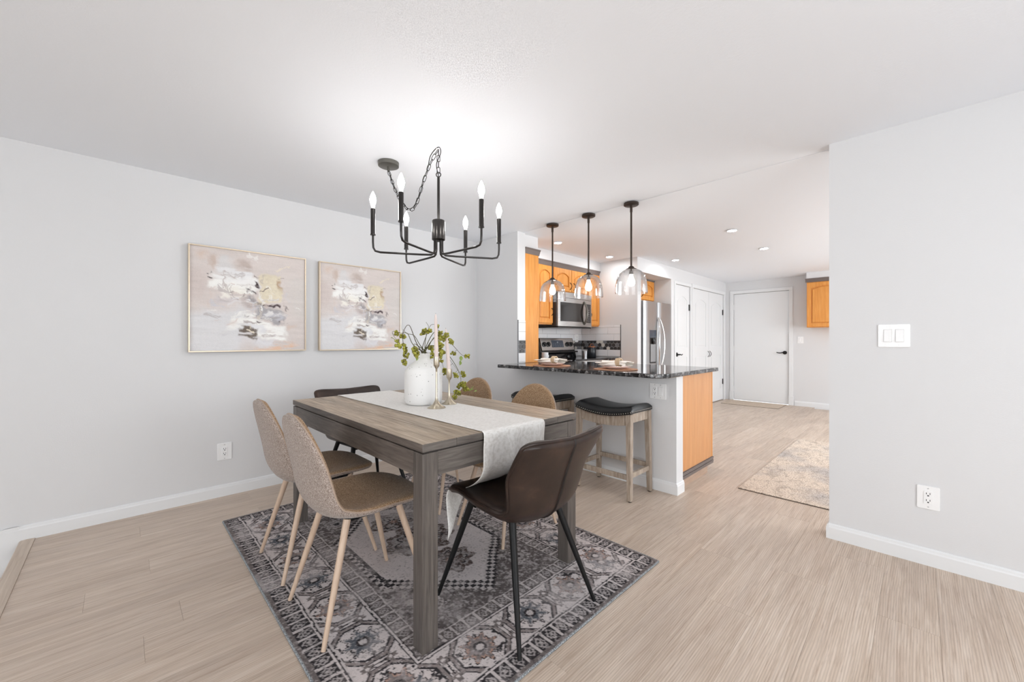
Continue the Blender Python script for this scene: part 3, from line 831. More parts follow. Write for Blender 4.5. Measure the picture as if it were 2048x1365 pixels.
for j in range(6):
    for i in range(2): m.poly([(4.575 + i * 0.04, 1.415 + j * 0.03), (4.585 + i * 0.04, 1.415 + j * 0.03), (4.585 + i * 0.04, 1.425 + j * 0.03), (4.575 + i * 0.04, 1.425 + j * 0.03)], FM, 0.014, 0.0148)
obj('buttons', m, 'steel_cup', fp)['kind'] = 'stuff'
pts = [FM(4.50, 1.365 + 0.315 * k / 12, 0.014 + 0.05 * math.sin(PI * k / 12)) for k in range(13)]
obj('handle', MB().tube(pts, [0.008] + [0.014] * 11 + [0.008], 10), 'gunmetal', t, smooth=True)
obj('vent_underside', B(WX + 0.05, -3.21, 3.96, 4.68, 1.318, 1.335), 'graphite', t, bevel=0.003)

# ------------------------------------------------------------------ refrigerator
t = thing('refrigerator', 'stainless side-by-side refrigerator with bowed handles and ice dispenser', 'refrigerator', (-3.0, 5.57, 0))
obj('body', B(-3.42, -2.705, 5.135, 6.03, 0.03, 1.715), 'fridge_side', t, bevel=0.006)
def FQ(a, b, d): return (-2.70 + d, a, b)
def fdoor(a0, a1, nm):
    prof = []; n = 12
    for k in range(n + 1):
        s = k / n; a = a0 + (a1 - a0) * s; w = abs(2 * s - 1); prof.append((a, 0.055 - 0.022 * max(0, (w - 0.55) / 0.45) ** 2.2))
    out = [(a0, 0.0)] + prof + [(a1, 0.0)]
    m = MB(); k = len(out); vs = [(-2.70 + d, a, 0.10) for a, d in out] + [(-2.70 + d, a, 1.705) for a, d in out]
    m.add(vs, [tuple(range(k)), tuple(range(2 * k - 1, k - 1, -1))] + [(i, (i + 1) % k, k + (i + 1) % k, k + i) for i in range(k)])
    return obj(nm, m, 'fridge_steel', t, smooth=True)
dl = fdoor(5.14, 5.555, 'door'); dr = fdoor(5.565, 6.025, 'door')
obj('kick_grille', B(-2.72, -2.69, 5.14, 6.02, 0.02, 0.095), 'graphite', t)
for (a, sgn, par) in ((5.535, -1, dl), (5.588, 1, dr)):
    pts = []
    for k in range(17):
        s = k / 16; z = 0.72 + 0.76 * s; q = math.sin(PI * s)
        pts.append((-2.70 + 0.05 + 0.052 * q ** 0.6 if q > 0 else -2.65, a + sgn * 0.055 * (q ** 1.3) - sgn * 0.0, z))
    obj('handle', MB().tube(pts, 0.013, 10), 'stainless_light', par, smooth=True)
m = B(-2.648, -2.640, 5.275, 5.475, 1.19, 1.30); dp = obj('dispenser_panel', m, 'display_grey', dl, bevel=0.002)
m = MB(); m.poly([(5.28, 0.83), (5.47, 0.83), (5.47, 1.19), (5.28, 1.19)], lambda a, b, d: (-2.650 + d, a, b), 0, 0.006); obj('dispenser_recess', m, 'graphite', dl)
m = MB(); m.poly([(5.30, 0.85), (5.45, 0.85), (5.45, 1.10), (5.30, 1.10)], lambda a, b, d: (-2.644 + d, a, b), 0, 0.004); obj('dispenser_back', m, 'fridge_side', dl)
m = MB().tube([(-2.64, 5.375, 1.18), (-2.632, 5.375, 1.14), (-2.640, 5.375, 1.10)], [0.02, 0.024, 0.012], 10); obj('dispenser_paddle', m, 'knob_black', dl, smooth=True)

# ------------------------------------------------------------------ things on the counters
def place_setting(x, y, side):
    o = obj('placemat', MB().lathe([(0.0001, 0.9125), (0.172, 0.9125), (0.176, 0.915), (0.172, 0.918), (0.0001, 0.918)], 48, (x, y, 0)), 'placemat', None, smooth=True)
    tag(o, f'round tan woven placemat on the bar counter, {side}', 'placemat', 'placemats on the bar')
    o = obj('plate', MB().lathe([(0.0001, 0.9185), (0.06, 0.9185), (0.085, 0.926), (0.118, 0.938), (0.120, 0.941), (0.113, 0.940), (0.080, 0.930), (0.055, 0.925), (0.0001, 0.925)], 48, (x, y, 0)), 'plate_ceramic', None, smooth=True)
    tag(o, f'pale pink dinner plate under a rolled napkin, {side}', 'plate', 'plates on the bar')
    # rolled napkin fanned out at both ends, lying along the bar edge
    n = thing('napkin', f'cream napkin in woven ring, {side}', 'napkin', (x, y, 0.9415), group='napkins on the bar')
    rr = random.Random(side)
    m = MB(); rows = []
    L = 0.25
    for i in range(29):
        s = i / 28; xx = (s - 0.5) * L; pinch = min(1, abs(s - 0.62) / 0.30); wy = 0.026 + 0.052 * pinch ** 1.3; hz = 0.046 - 0.012 * pinch
        ring = []
        for k in range(26):
            a = 2 * PI * k / 26; fold = 1 + 0.24 * math.sin(5 * a + 3 * s) * (0.3 + pinch) + 0.1 * math.sin(9 * a + 7 * s)
            ring.append((xx + 0.012 * math.sin(4 * a) * pinch, wy * math.cos(a) * fold, 0.004 + hz * 0.5 * (1 + math.sin(a) * fold * 0.9)))
        rows.append(ring + [ring[0]])
    m.grid([[(p[0], p[1], max(p[2], 0.001)) for p in r_] for r_ in rows]); local('cloth', m, 'napkin', n, smooth=True)
    m = MB(); xc = (0.62 - 0.5) * L
    for q in range(4):
        m.tube([(xc - 0.016 + q * 0.0105, 0.030 * math.cos(2 * PI * k / 24), 0.030 + 0.029 * math.sin(2 * PI * k / 24)) for k in range(24)], 0.0058, 7, closed=True)
    local('ring', m, 'napkin_ring', n, smooth=True)
    n.rotation_euler = (0, 0, 0.05)
place_setting(-2.40, 2.865, 'left place setting by the stub wall')
place_setting(-1.74, 2.885, 'right place setting near the rounded corner')

t = thing('canister', 'black kitchen canister with copper lid rim on the counter beside the range', 'canister', (-3.30, 4.83, 0.9145))
local('body', MB().lathe([(0.0001, 0.0), (0.056, 0.0), (0.060, 0.004), (0.060, 0.135), (0.056, 0.14), (0.0001, 0.14)], 32), 'canister_black', t, smooth=True)
local('lid', MB().lathe([(0.0001, 0.152), (0.052, 0.152), (0.056, 0.150), (0.058, 0.142), (0.0001, 0.142)], 32), 'copper', t, smooth=True)
local('bail_handle', MB().tube([(0, 0.045 * math.cos(PI * k / 12), 0.150 + 0.040 * math.sin(PI * k / 12)) for k in range(13)], 0.005, 8), 'copper', t, smooth=True)
o = obj('utensil_cup', MB().lathe([(0.0001, 0.9145), (0.034, 0.9145), (0.042, 1.005), (0.040, 1.005), (0.032, 0.922), (0.0001, 0.922)], 28, (-3.36, 4.745, 0)), 'steel_cup', None, smooth=True)
tag(o, 'small tapered steel cup between the range and the black canister', 'cup')
t = thing('mug', 'white mug on the counter at the foot of the tall oak cabinet', 'mug', (-3.12, 3.60, 0.9145))
local('body', MB().lathe([(0.0001, 0), (0.036, 0), (0.040, 0.004), (0.040, 0.095), (0.037, 0.095), (0.036, 0.008), (0.0001, 0.008)], 28), 'mug_white', t, smooth=True)
local('handle', MB().tube([(0.0, 0.038 + 0.026 * math.sin(PI * k / 10), 0.018 + 0.06 * k / 10) for k in range(11)], 0.005, 8), 'mug_white', t, smooth=True)

# ------------------------------------------------------------------ outlets and switches
def wall_plate(name, label, cat, fn, ac, zc, w, h, gangs):
    m = MB(); m.poly(rounded_rect(ac - w / 2, ac + w / 2, zc - h / 2, zc + h / 2, 0.006, 3), fn, 0, 0.006)
    base = fn(ac, zc, 0); t = thing(name, label, cat, base)
    obj('plate', m, 'plate_plastic', t, bevel=0.002)
    for (ga, kind) in gangs:
        a = ac + ga
        if kind == 'outlet':
            m = MB(); m.poly(rounded_rect(a - 0.0165, a + 0.0165, zc - 0.033, zc + 0.033, 0.004, 3), fn, 0.006, 0.009); r_ = obj('receptacle', m, 'plate_plastic', t, bevel=0.001)
            m = MB()
            for s in (-1, 1):
                z = zc + s * 0.017
                for q in (-0.0065, 0.0065): m.poly([(a + q - 0.0012, z), (a + q + 0.0012, z), (a + q + 0.0012, z + 0.009), (a + q - 0.0012, z + 0.009)], fn, 0.009, 0.0094)
                m.poly([(a - 0.003, z - 0.009), (a + 0.003, z - 0.009), (a + 0.003, z - 0.003), (a - 0.003, z - 0.003)], fn, 0.009, 0.0094)
            obj('slots', m, 'slot_dark', r_)
        else:
            m = MB(); m.poly([(a - 0.0165, zc - 0.033), (a + 0.0165, zc - 0.033), (a + 0.0165, zc + 0.033), (a - 0.0165, zc + 0.033)], fn, 0.0055, 0.0068); obj('rocker_frame', m, 'grout', t)
            m = MB().hexa([fn(a - 0.0155, zc - 0.032, 0.0065), fn(a + 0.0155, zc - 0.032, 0.0065), fn(a + 0.0155, zc - 0.032, 0.013), fn(a - 0.0155, zc - 0.032, 0.013)], [fn(a - 0.0155, zc + 0.032, 0.0065), fn(a + 0.0155, zc + 0.032, 0.0065), fn(a + 0.0155, zc + 0.032, 0.008), fn(a - 0.0155, zc + 0.032, 0.008)]); obj('rocker', m, 'plate_plastic', t, bevel=0.0008)
        for s in (-1, 1):
            m = MB(); zz = zc + s * (h / 2 - 0.012); m.poly([(a + 0.003 * math.cos(2 * PI * k / 10), zz + 0.003 * math.sin(2 * PI * k / 10)) for k in range(10)], fn, 0.006, 0.0075); obj('screw', m, 'steel_cup', t)
    return t
wall_plate('wall_outlet', 'white duplex outlet low on the left wall under the big painting', 'outlet', YZ(WX), 0.543, 0.328, 0.088, 0.125, [(0, 'outlet')])
wall_plate('wall_outlet', 'white duplex outlet low on the right wall above the baseboard', 'outlet', XZ(WY), 0.029, 0.345, 0.082, 0.118, [(0, 'outlet')])
wall_plate('light_switch', 'white double rocker switch plate on the right wall', 'switch', XZ(WY), -0.098, 1.173, 0.125, 0.122, [(-0.023, 'switch'), (0.023, 'switch')])
wall_plate('outlet_switch_plate', 'white outlet and switch plate on the peninsula wall under the bar counter', 'outlet', XZ(WY), -1.407, 0.759, 0.13, 0.120, [(-0.023, 'outlet'), (0.023, 'switch')])
wall_plate('light_switch', 'small white switch plate on the end wall beside the entry door', 'switch', XZ(EY), -1.467, 1.163, 0.085, 0.12, [(0, 'switch')])
wall_plate('wall_outlet', 'white outlet on the tiled range wall near the kitchen corner', 'outlet', YZ(WX + 0.0095), 4.86, 1.185, 0.075, 0.118, [(0, 'outlet')])

# floor mats in the kitchen
def flat_mat(name, label, x0, x1, y0, y1, mat, h=0.009, edge='mat_edge'):
    t = thing(name, label, 'rug', ((x0 + x1) / 2, (y0 + y1) / 2, 0.0005))
    obj('pile', B(x0, x1, y0, y1, 0.0035, h), mat, t, bevel=0.002)
    obj('backing', B(x0 - 0.002, x1 + 0.002, y0 - 0.002, y1 + 0.002, 0.0005, 0.0035), edge, t)
    return t
flat_mat('runner_rug', 'faded beige patterned kitchen runner rug behind the right wall', -0.985, -0.22, 3.42, 5.63, 'runner_rug')
flat_mat('door_mat', 'beige door mat in front of the entry door', -2.56, -1.665, 7.88, 8.47, 'mat_beige')
t = thing('floor_vent', 'white floor register near the end wall baseboard', 'vent', (-1.10, 8.41, 0.0005))
m = B(-1.25, -0.95, 8.36, 8.372, 0.0005, 0.006); m.box(-1.25, -0.95, 8.448, 8.46, 0.0005, 0.006); m.box(-1.25, -1.235, 8.372, 8.448, 0.0005, 0.006); m.box(-0.965, -0.95, 8.372, 8.448, 0.0005, 0.006)
obj('frame', m, 'trim_paint', t)
obj('duct', B(-1.235, -0.965, 8.372, 8.448, 0.0005, 0.0015), 'slot_dark', t)
for i in range(9): obj('louver', B(-1.235, -0.965, 8.374 + i * 0.0083, 8.378 + i * 0.0083, 0.0015, 0.005), 'trim_paint', t)
# ------------------------------------------------------------------ area rug (printed pattern as vertex colours)
def fbm(x, y, seed, octs=4, base=1.0):
    """value noise on arrays"""
    rg = np.random.RandomState(seed); out = np.zeros_like(x); amp = 1.0; tot = 0
    for o_ in range(octs):
        tab = rg.rand(64, 64); fx, fy = x * base, y * base
        ix, iy = np.floor(fx).astype(int), np.floor(fy).astype(int); tx, ty = fx - ix, fy - iy
        tx, ty = tx * tx * (3 - 2 * tx), ty * ty * (3 - 2 * ty)
        g = lambda a, b: tab[a % 64, b % 64]
        out += amp * ((g(ix, iy) * (1 - tx) + g(ix + 1, iy) * tx) * (1 - ty) + (g(ix, iy + 1) * (1 - tx) + g(ix + 1, iy + 1) * tx) * ty)
        tot += amp; amp *= 0.55; base *= 2.03
    return out / tot
def L3(r, g, b): return np.array(lin(r, g, b)[:3])
def blend(col, mask, c):
    mask = np.clip(mask, 0, 1)[..., None]; return col * (1 - mask) + c * mask
def pattern_mesh(name, xs, ys, zfun, col):
    """grid mesh with a colour per vertex"""
    ny, nx = col.shape[:2]
    X, Y = np.meshgrid(xs, ys); Z = zfun(X, Y)
    co = np.stack([X, Y, Z], -1).reshape(-1, 3)
    me = bpy.data.meshes.new(name)
    i = np.arange((ny - 1) * (nx - 1)); r_, c_ = i // (nx - 1), i % (nx - 1); a = r_ * nx + c_
    faces = np.stack([a, a + 1, a + nx + 1, a + nx], 1)
    me.vertices.add(len(co)); me.vertices.foreach_set('co', co.ravel())
    me.loops.add(len(faces) * 4); me.loops.foreach_set('vertex_index', faces.ravel())
    me.polygons.add(len(faces)); me.polygons.foreach_set('loop_start', np.arange(len(faces)) * 4)
    me.update(calc_edges=True)
    at = me.color_attributes.new('pattern', 'FLOAT_COLOR', 'POINT')
    rgba = np.ones((len(co), 4), np.float32); rgba[:, :3] = col.reshape(-1, 3); at.data.foreach_set('color', rgba.ravel())
    return me

RX0, RX1, RY0, RY1 = -3.075, -0.945, 0.455, 1.985
W_, D_ = RX1 - RX0, RY1 - RY0
nx, ny = 520, 376
xs = np.linspace(RX0, RX1, nx); ys = np.linspace(RY0, RY1, ny)
U, V = np.meshgrid(xs - RX0, ys - RY0)
U, V = U + 0.010 * (fbm(U, V, 61, 3, 22) - 0.5), V + 0.010 * (fbm(U, V, 62, 3, 22) - 0.5)
dx = np.minimum(U, W_ - U); dy = np.minimum(V, D_ - V); d = np.minimum(dx, dy)
along = np.where(dx < dy, V - D_ / 2, U - W_ / 2)         # position along the nearest side
DK, MD, LT, RS, BR, SL = L3(54, 51, 53), L3(134, 125, 123), L3(218, 209, 207), L3(178, 146, 132), L3(112, 97, 92), L3(110, 114, 121)
col = np.ones(U.shape + (3,)) * LT
def guard(col, d0, d1, per, ground):
    m = ((d >= d0) & (d < d1)).astype(float)
    h = (d1 - d0); ph = (along / per) % 1.0; cx_ = np.abs(ph - 0.5) * per; cd = np.abs(d - (d0 + d1) / 2)
    col = blend(col, m, ground)
    sep = (np.abs(ph) < 0.10) | (np.abs(ph) > 0.90)
    col = blend(col, m * sep, LT * 0.86)
    dia = (cx_ / (per * 0.36) + cd / (h * 0.46))
    col = blend(col, m * (~sep) * ((dia < 1.0) & (dia > 0.72)), LT * 0.62)
    col = blend(col, m * (~sep) * (dia < 0.34), LT * 0.72)
    star = (np.abs(cx_ - cd) < 0.0035) & (dia < 1.25)
    col = blend(col, m * (~sep) * star, LT * 0.55)
    return col
def line(col, d0, d1, c): return blend(col, ((d >= d0) & (d < d1)).astype(float), c)
col = guard(col, 0.018, 0.085, 0.062, DK)
col = line(col, 0.0, 0.018, MD * 0.75)
col = line(col, 0.085, 0.092, LT); col = line(col, 0.092, 0.098, DK); col = line(col, 0.098, 0.106, LT * 0.9)
# main border: rosettes in octagons alternating with flowers on a pale ground
b0, b1 = 0.106, 0.285; bm = ((d >= b0) & (d < b1)).astype(float); bc = (b0 + b1) / 2; per = 0.27
ph = (along / per); cell = np.floor(ph + 0.5); q = (ph - cell) * per; rr_ = d - bc
rad = np.sqrt(q ** 2 + rr_ ** 2); ang = np.arctan2(rr_, q); odd = (cell.astype(int) % 2 != 0)
octd = np.maximum(np.maximum(np.abs(q), np.abs(rr_) * 1.05), (np.abs(q) + np.abs(rr_)) * 0.74)
ring = np.abs(octd - 0.098) < 0.006
col = blend(col, bm * (np.abs(octd - 0.098) < 0.0045), DK * 1.2)
col = blend(col, bm * (octd > 0.103) * (octd < 0.115), MD * 1.25)
col = blend(col, bm * (np.abs(octd - 0.118) < 0.003), DK * 1.2)
pet = 0.050 + 0.012 * np.cos(8 * ang) + 0.007 * np.cos(16 * ang)
col = blend(col, bm * (rad < pet + 0.012), np.where(odd[..., None], RS * 1.05, LT * 0.8))
col = blend(col, bm * (np.abs(rad - pet - 0.012) < 0.003), DK)
col = blend(col, bm * (rad < pet), np.where(odd[..., None], MD, SL * 0.8))
col = blend(col, bm * (rad < 0.026), DK); col = blend(col, bm * (rad < 0.015), LT * 0.85)
q2 = np.abs(np.abs(q) - per / 2); r2 = np.abs(rr_)
f2 = np.sqrt(q2 ** 2 + (r2 - 0.045) ** 2)
col = blend(col, bm * (f2 < 0.020 + 0.006 * np.cos(5 * np.arctan2(r2 - 0.045, q2))), MD * 0.9); col = blend(col, bm * (f2 < 0.008), LT)
col = blend(col, bm * (q2 < 0.003) * (r2 < 0.03), DK)
sp = fbm(U, V, 11, 3, 55); col = blend(col, bm * (sp > 0.66) * (octd > 0.06) * (octd < 0.092), DK * 1.3)
col = line(col, 0.285, 0.290, DK); col = line(col, 0.290, 0.298, LT); col = line(col, 0.298, 0.303, DK)
col = guard(col, 0.303, 0.36, 0.058, MD * 0.62)
col = line(col, 0.36, 0.366, LT * 0.9)
# field: dark spandrels round a pale stepped medallion
fm = (d >= 0.366).astype(float); fu, fv = U - W_ / 2, V - D_ / 2
col = blend(col, fm, MD * 0.60)
n1 = fbm(U, V, 5, 4, 26); n2 = fbm(U, V, 8, 4, 60); n3 = fbm(U, V, 9, 3, 6)
col = blend(col, fm * np.clip((n2 - 0.52) * 7, 0, 1) * 0.8, LT * 0.72)
for (cx_, cy_) in [(sx * 0.52, sy * 0.27) for sx in (-1, 1) for sy in (-1, 1)] + [(sx * 0.27, sy * 0.31) for sx in (-1, 1) for sy in (-1, 1)]:
    e = np.maximum(np.abs(fu - cx_), np.abs(fv - cy_)); s_ = (np.floor(np.maximum(np.abs(fu - cx_), 0) / 0.014).astype(int) + np.floor(np.abs(fv - cy_) / 0.014).astype(int)) % 2
    col = blend(col, fm * (e < 0.062) * (e > 0.045) * s_, LT * 0.75); col = blend(col, fm * (e < 0.03), LT * 0.6); col = blend(col, fm * (e < 0.016), DK)
step = 0.022
su, sv = np.floor(np.abs(fu) / step) * step, np.floor(np.abs(fv) / step) * step
med = np.maximum(su / 0.62 + sv / 0.62, sv / 0.36)
col = blend(col, fm * (med < 1.0), LT)
chk = ((np.floor(fu / step) + np.floor(fv / step)).astype(int) % 2 == 0)
bandm = (med >= 0.86) & (med < 1.0); col = blend(col, fm * bandm * chk, DK * 1.1); col = blend(col, fm * bandm * (~chk), LT * 0.85)
bar_ = (np.abs(np.abs(fv) - 0.335) < 0.009) & (np.abs(fu) < 0.30); col = blend(col, fm * bar_, DK * 1.3)
col = blend(col, fm * (med < 0.84) * np.clip((n3 - 0.42) * 3, 0, 1) * 0.45, LT * 0.72)
for cx_, rw, rh in ((-0.30, 0.13, 0.15), (0.30, 0.12, 0.13), (0.0, 0.17, 0.20)):
    e = np.abs(fu - cx_) / rw + np.abs(fv) / rh; e = np.maximum(e * 0.78, np.maximum(np.abs(fu - cx_) / rw, np.abs(fv) / rh))
    e = e + 0.10 * np.sin(9 * np.arctan2(fv, fu - cx_))
    col = blend(col, fm * (e < 1.0) * (0.55 + 0.45 * (n2 > 0.45)), BR * 0.75)
    col = blend(col, fm * (e < 0.8) * (n1 > 0.52), LT * 0.6)
    col = blend(col, fm * (np.abs(e - 0.62) < 0.04), DK); col = blend(col, fm * (e < 0.25), DK); col = blend(col, fm * (e < 0.13), RS)
# wear: abrash and faded patches, warm and cool drift of the print
wear = fbm(U, V, 21, 5, 4.5); fine_ = fbm(U, V, 22, 3, 120)
col = blend(col, np.clip((wear - 0.54) * 3.4, 0, 0.5), LT * 0.92)
col = blend(col, np.clip((fine_ - 0.60) * 4, 0, 0.5), LT * 0.85); col = blend(col, np.clip((0.38 - fine_) * 4, 0, 0.5), DK)
tint = fbm(U, V, 31, 2, 2.0)[..., None]; col = col * (np.array([1.03, 0.985, 0.965]) * tint + np.array([0.97, 0.995, 1.02]) * (1 - tint))
rug = thing('area_rug', 'faded charcoal and rose oriental-style area rug under the dining table', 'rug', ((RX0 + RX1) / 2, (RY0 + RY1) / 2, 0.0005))
me = pattern_mesh('pile', xs - (RX0 + RX1) / 2, ys - (RY0 + RY1) / 2, lambda a, b: 0.0085 + 0 * a, col)
local('pile', me, 'rug_print', rug)
m = MB(); e = 0.0045; cx_, cy_ = (RX0 + RX1) / 2, (RY0 + RY1) / 2
rp_ = rounded_rect(RX0 - cx_, RX1 - cx_, RY0 - cy_, RY1 - cy_, 0.006, 3)
rp2 = []
for i in range(len(rp_)):
    a, b = Vector(rp_[i]), Vector(rp_[(i + 1) % len(rp_)]); k = max(1, int((b - a).length / 0.05))
    rp2 += [tuple(a.lerp(b, j / k)) for j in range(k)]
m.tube([(a, b, e + 0.0003 * math.sin(i * 1.7)) for i, (a, b) in enumerate(rp2)], 0.0048, 8, closed=True)
local('binding', m, 'rug_binding', rug, smooth=True)
local('backing', MB().box(RX0 - cx_ + 0.003, RX1 - cx_ - 0.003, RY0 - cy_ + 0.003, RY1 - cy_ - 0.003, 0.0, 0.0082), 'mat_edge', rug)
RUGZ = 0.0092

# ------------------------------------------------------------------ paintings
def painting_mesh():
    n = 236; s = np.linspace(0, 1, n); S, T = np.meshgrid(s, s)      # S to the right, T downwards
    w1, w2 = fbm(S, T, 41, 4, 7) - 0.5, fbm(S, T, 42, 4, 7) - 0.5
    st_ = fbm(S * 0.6 + T * 0.25, T * 3.5, 43, 4, 9); fn_ = fbm(S, T, 44, 3, 60)
    w3, w4 = fbm(S, T, 45, 3, 26) - 0.5, fbm(S, T, 46, 3, 26) - 0.5
    s_, t_ = S + 0.13 * w1 + 0.035 * w3, T + 0.13 * w2 + 0.03 * w4
    P = lambda r, g, b: L3(r, g, b)
    c = np.ones((n, n, 3)) * P(215, 206, 202)
    def boxm(a0, a1, b0, b1, soft=0.02, sk=0.0):
        tt = t_ - sk * (s_ - (a0 + a1) / 2)
        return np.clip((s_ - a0) / soft, 0, 1) * np.clip((a1 - s_) / soft, 0, 1) * np.clip((tt - b0) / soft, 0, 1) * np.clip((b1 - tt) / soft, 0, 1)
    def put(mask, colr, k=1.0, brk=None, thr=0.5):
        nonlocal c
        if brk is not None: mask = mask * np.clip((brk - thr) * 9 + 0.5, 0, 1)
        c = blend(c, mask * k, colr)
    put(boxm(-.1, .5, .52, 1.1, .12, -.1), P(221, 221, 223), .9); put(boxm(.3, .75, .80, 1.0, .1), P(218, 216, 219), .7)
    put(boxm(-.1, .16, .18, .52, .08), P(205, 192, 188), .6); put(boxm(.0, .14, .0, .14, .06), P(216, 193, 178), .6)
    put(boxm(.12, .20, .05, .20, .03), P(196, 176, 164), .7); put(boxm(.2, .36, .03, .26, .05), P(216, 214, 214), .9)
    put(boxm(.34, .50, .07, .21, .05, .3), P(186, 172, 165), .85); put(boxm(.80, 1.1, .15, .75, .12), P(211, 206, 202), .7)
    put(boxm(.18, .50, .15, .30, .04, .15), P(226, 225, 226), 1, st_, .44); put(boxm(.14, .57, .23, .36, .04, .12), P(236, 235, 234), 1, st_, .38); put(boxm(.12, .54, .30, .43, .03, .1), P(241, 240, 237), 1, st_, .38)
    put(boxm(.24, .48, .35, .47, .03), P(241, 238, 230), .9, st_, .36); put(boxm(.18, .40, .44, .52, .05), P(202, 198, 204), .7)
    put(boxm(.40, .56, .40, .62, .05, .4), P(182, 170, 168), .8, st_, .42); put(boxm(.46, .55, .42, .52, .03, .6), P(158, 154, 156), .8)
    put(boxm(.22, .36, .22, .26, .015, .25), P(176, 160, 152), .8, st_, .5)
    put(boxm(.55, .79, .21, .53, .025), P(222, 212, 191), 1); put(boxm(.62, .66, .22, .46, .02), P(214, 202, 180), .6)
    put(boxm(.57, .76, .22, .50, .05), P(230, 221, 199), .6, fn_, .5); put(boxm(.74, .80, .26, .37, .03), P(176, 146, 116), .85); put(boxm(.79, .81, .36, .68, .02), P(196, 180, 172), .7)
    for a0, a1, b0, b1, sk in ((.49, .56, .235, .255, .3), (.51, .55, .30, .345, .5), (.46, .55, .375, .40, .45), (.43, .47, .41, .425, .3)): put(boxm(a0, a1, b0, b1, .012, sk), P(74, 64, 66), 1, st_, .40)
    put(boxm(.58, .78, .535, .575, .016, .08), P(84, 72, 76), 1); put(boxm(.53, .60, .49, .56, .02, .5), P(118, 108, 104), .8)
    put(boxm(.50, .80, .56, .73, .03, .22), P(170, 167, 170), .95); put(boxm(.58, .78, .60, .69, .02, .25), P(196, 196, 202), .8, st_, .5)
    put(boxm(.26, .54, .635, .80, .04, -.1), P(238, 237, 234), .97, st_, .33); put(boxm(.46, .83, .71, .90, .035, .25), P(241, 240, 237), 1, st_, .30); put(boxm(.40, .62, .74, .82, .03, .2), P(222, 222, 226), .7)
    for a0, a1, b0, b1 in ((.38, .45, .665, .69), (.47, .54, .66, .675), (.53, .60, .715, .745), (.75, .79, .69, .715), (.815, .84, .72, .76), (.80, .82, .53, .60)): put(boxm(a0, a1, b0, b1, .012, .2), P(96, 84, 84), .9, st_, .40)
    put(boxm(.38, .54, .775, .895, .02, .25), P(118, 108, 100), 1, st_, .30); put(boxm(.24, .37, .68, .76, .06), P(218, 198, 188), .7)
    put(boxm(.50, .70, .86, .97, .05, .3), P(226, 225, 228), .8); put(boxm(.53, .95, .93, 1.05, .05, -.12), P(226, 190, 164), .85, st_, .42); put(boxm(.80, .90, .74, .82, .05), P(216, 188, 168), .7)
    put(boxm(.12, .18, .215, .235, .01), P(70, 64, 64), 1, fn_, .55); put(boxm(.13, .16, .26, .28, .008), P(60, 54, 54), 1)
    rs = np.random.RandomState(5); pal = [(238, 236, 233), (226, 225, 227), (196, 188, 186), (214, 200, 194), (172, 162, 160), (232, 222, 204), (240, 239, 236), (206, 204, 208), (120, 108, 106)]
    for q_ in range(70):
        ctr_ = (rs.normal(.5, .19), rs.normal(.52, .22)); ang_ = rs.uniform(-.5, .35) if q_ % 4 else rs.uniform(1.1, 1.9); L_, B_ = rs.uniform(.02, .10), rs.uniform(.004, .022)
        if pal[q_ % 9][0] < 150: L_, B_ = L_ * .4, B_ * .35
        a_ = (s_ - ctr_[0]) * math.cos(ang_) + (t_ - ctr_[1]) * math.sin(ang_); b_ = -(s_ - ctr_[0]) * math.sin(ang_) + (t_ - ctr_[1]) * math.cos(ang_)
        br = fbm(a_ * 3 + q_, b_ * 40, 70 + q_ % 5, 2, 4)
        mk = np.clip((1 - np.abs(a_) / L_) * 5, 0, 1) * np.clip((1 - np.abs(b_) / B_) * 4, 0, 1) * np.clip((br - .38) * 8, 0, 1)
        c = blend(c, mk * rs.uniform(.45, .9), P(*pal[q_ % 9]))
    streak = fbm(S * 1.0 + T * 0.3, T * 8, 47, 3, 14); c = c * (0.90 + 0.12 * st_ + 0.03 * fn_ + 0.06 * streak)[..., None]
    # local axes: width along +Y, height along -Z from the top, facing +X
    a = np.linspace(-0.3745, 0.3745, n); me = pattern_mesh('canvas', a, a, lambda p, q: 0 * p, c)
    co = np.zeros(n * n * 3); me.vertices.foreach_get('co', co); co = co.reshape(-1, 3)
    hgt = ((st_ - 0.5) * 0.003 + (fn_ - 0.5) * 0.001).reshape(-1)
    co = np.stack([0.030 + hgt, co[:, 0], -co[:, 1]], 1); me.vertices.foreach_set('co', co.ravel())
    me.flip_normals(); me.update(); return me
canvas_me = painting_mesh(); canvas_me.materials.append(MATS['canvas_print'])
def painting(label, yc, zc):
    t = thing('painting', label, 'painting', (WX + 0.001, yc, zc), group='pair of abstract paintings')
    link(bpy.data.objects.new('canvas', canvas_me), t)
    w = 0.381; f = 0.0085
    for (y0, y1, z0, z1) in ((-w, w, w - f, w), (-w, w, -w, -w + f), (-w, -w + f, -w + f, w - f), (w - f, w, -w + f, w - f)):
        local('frame_rail', MB().box(0.0, 0.040, y0, y1, z0, z1), 'frame_gold', t, bevel=0.001)
    local('backing', MB().box(0.002, 0.024, -w + f, w - f, -w + f, w - f), 'trim_paint', t)
    return t
painting('square abstract painting in thin gold frame, farther from the kitchen, above the outlet', 0.711, 1.447)
painting('square abstract painting in thin gold frame, nearer the corner, behind the vase', 1.578, 1.444)

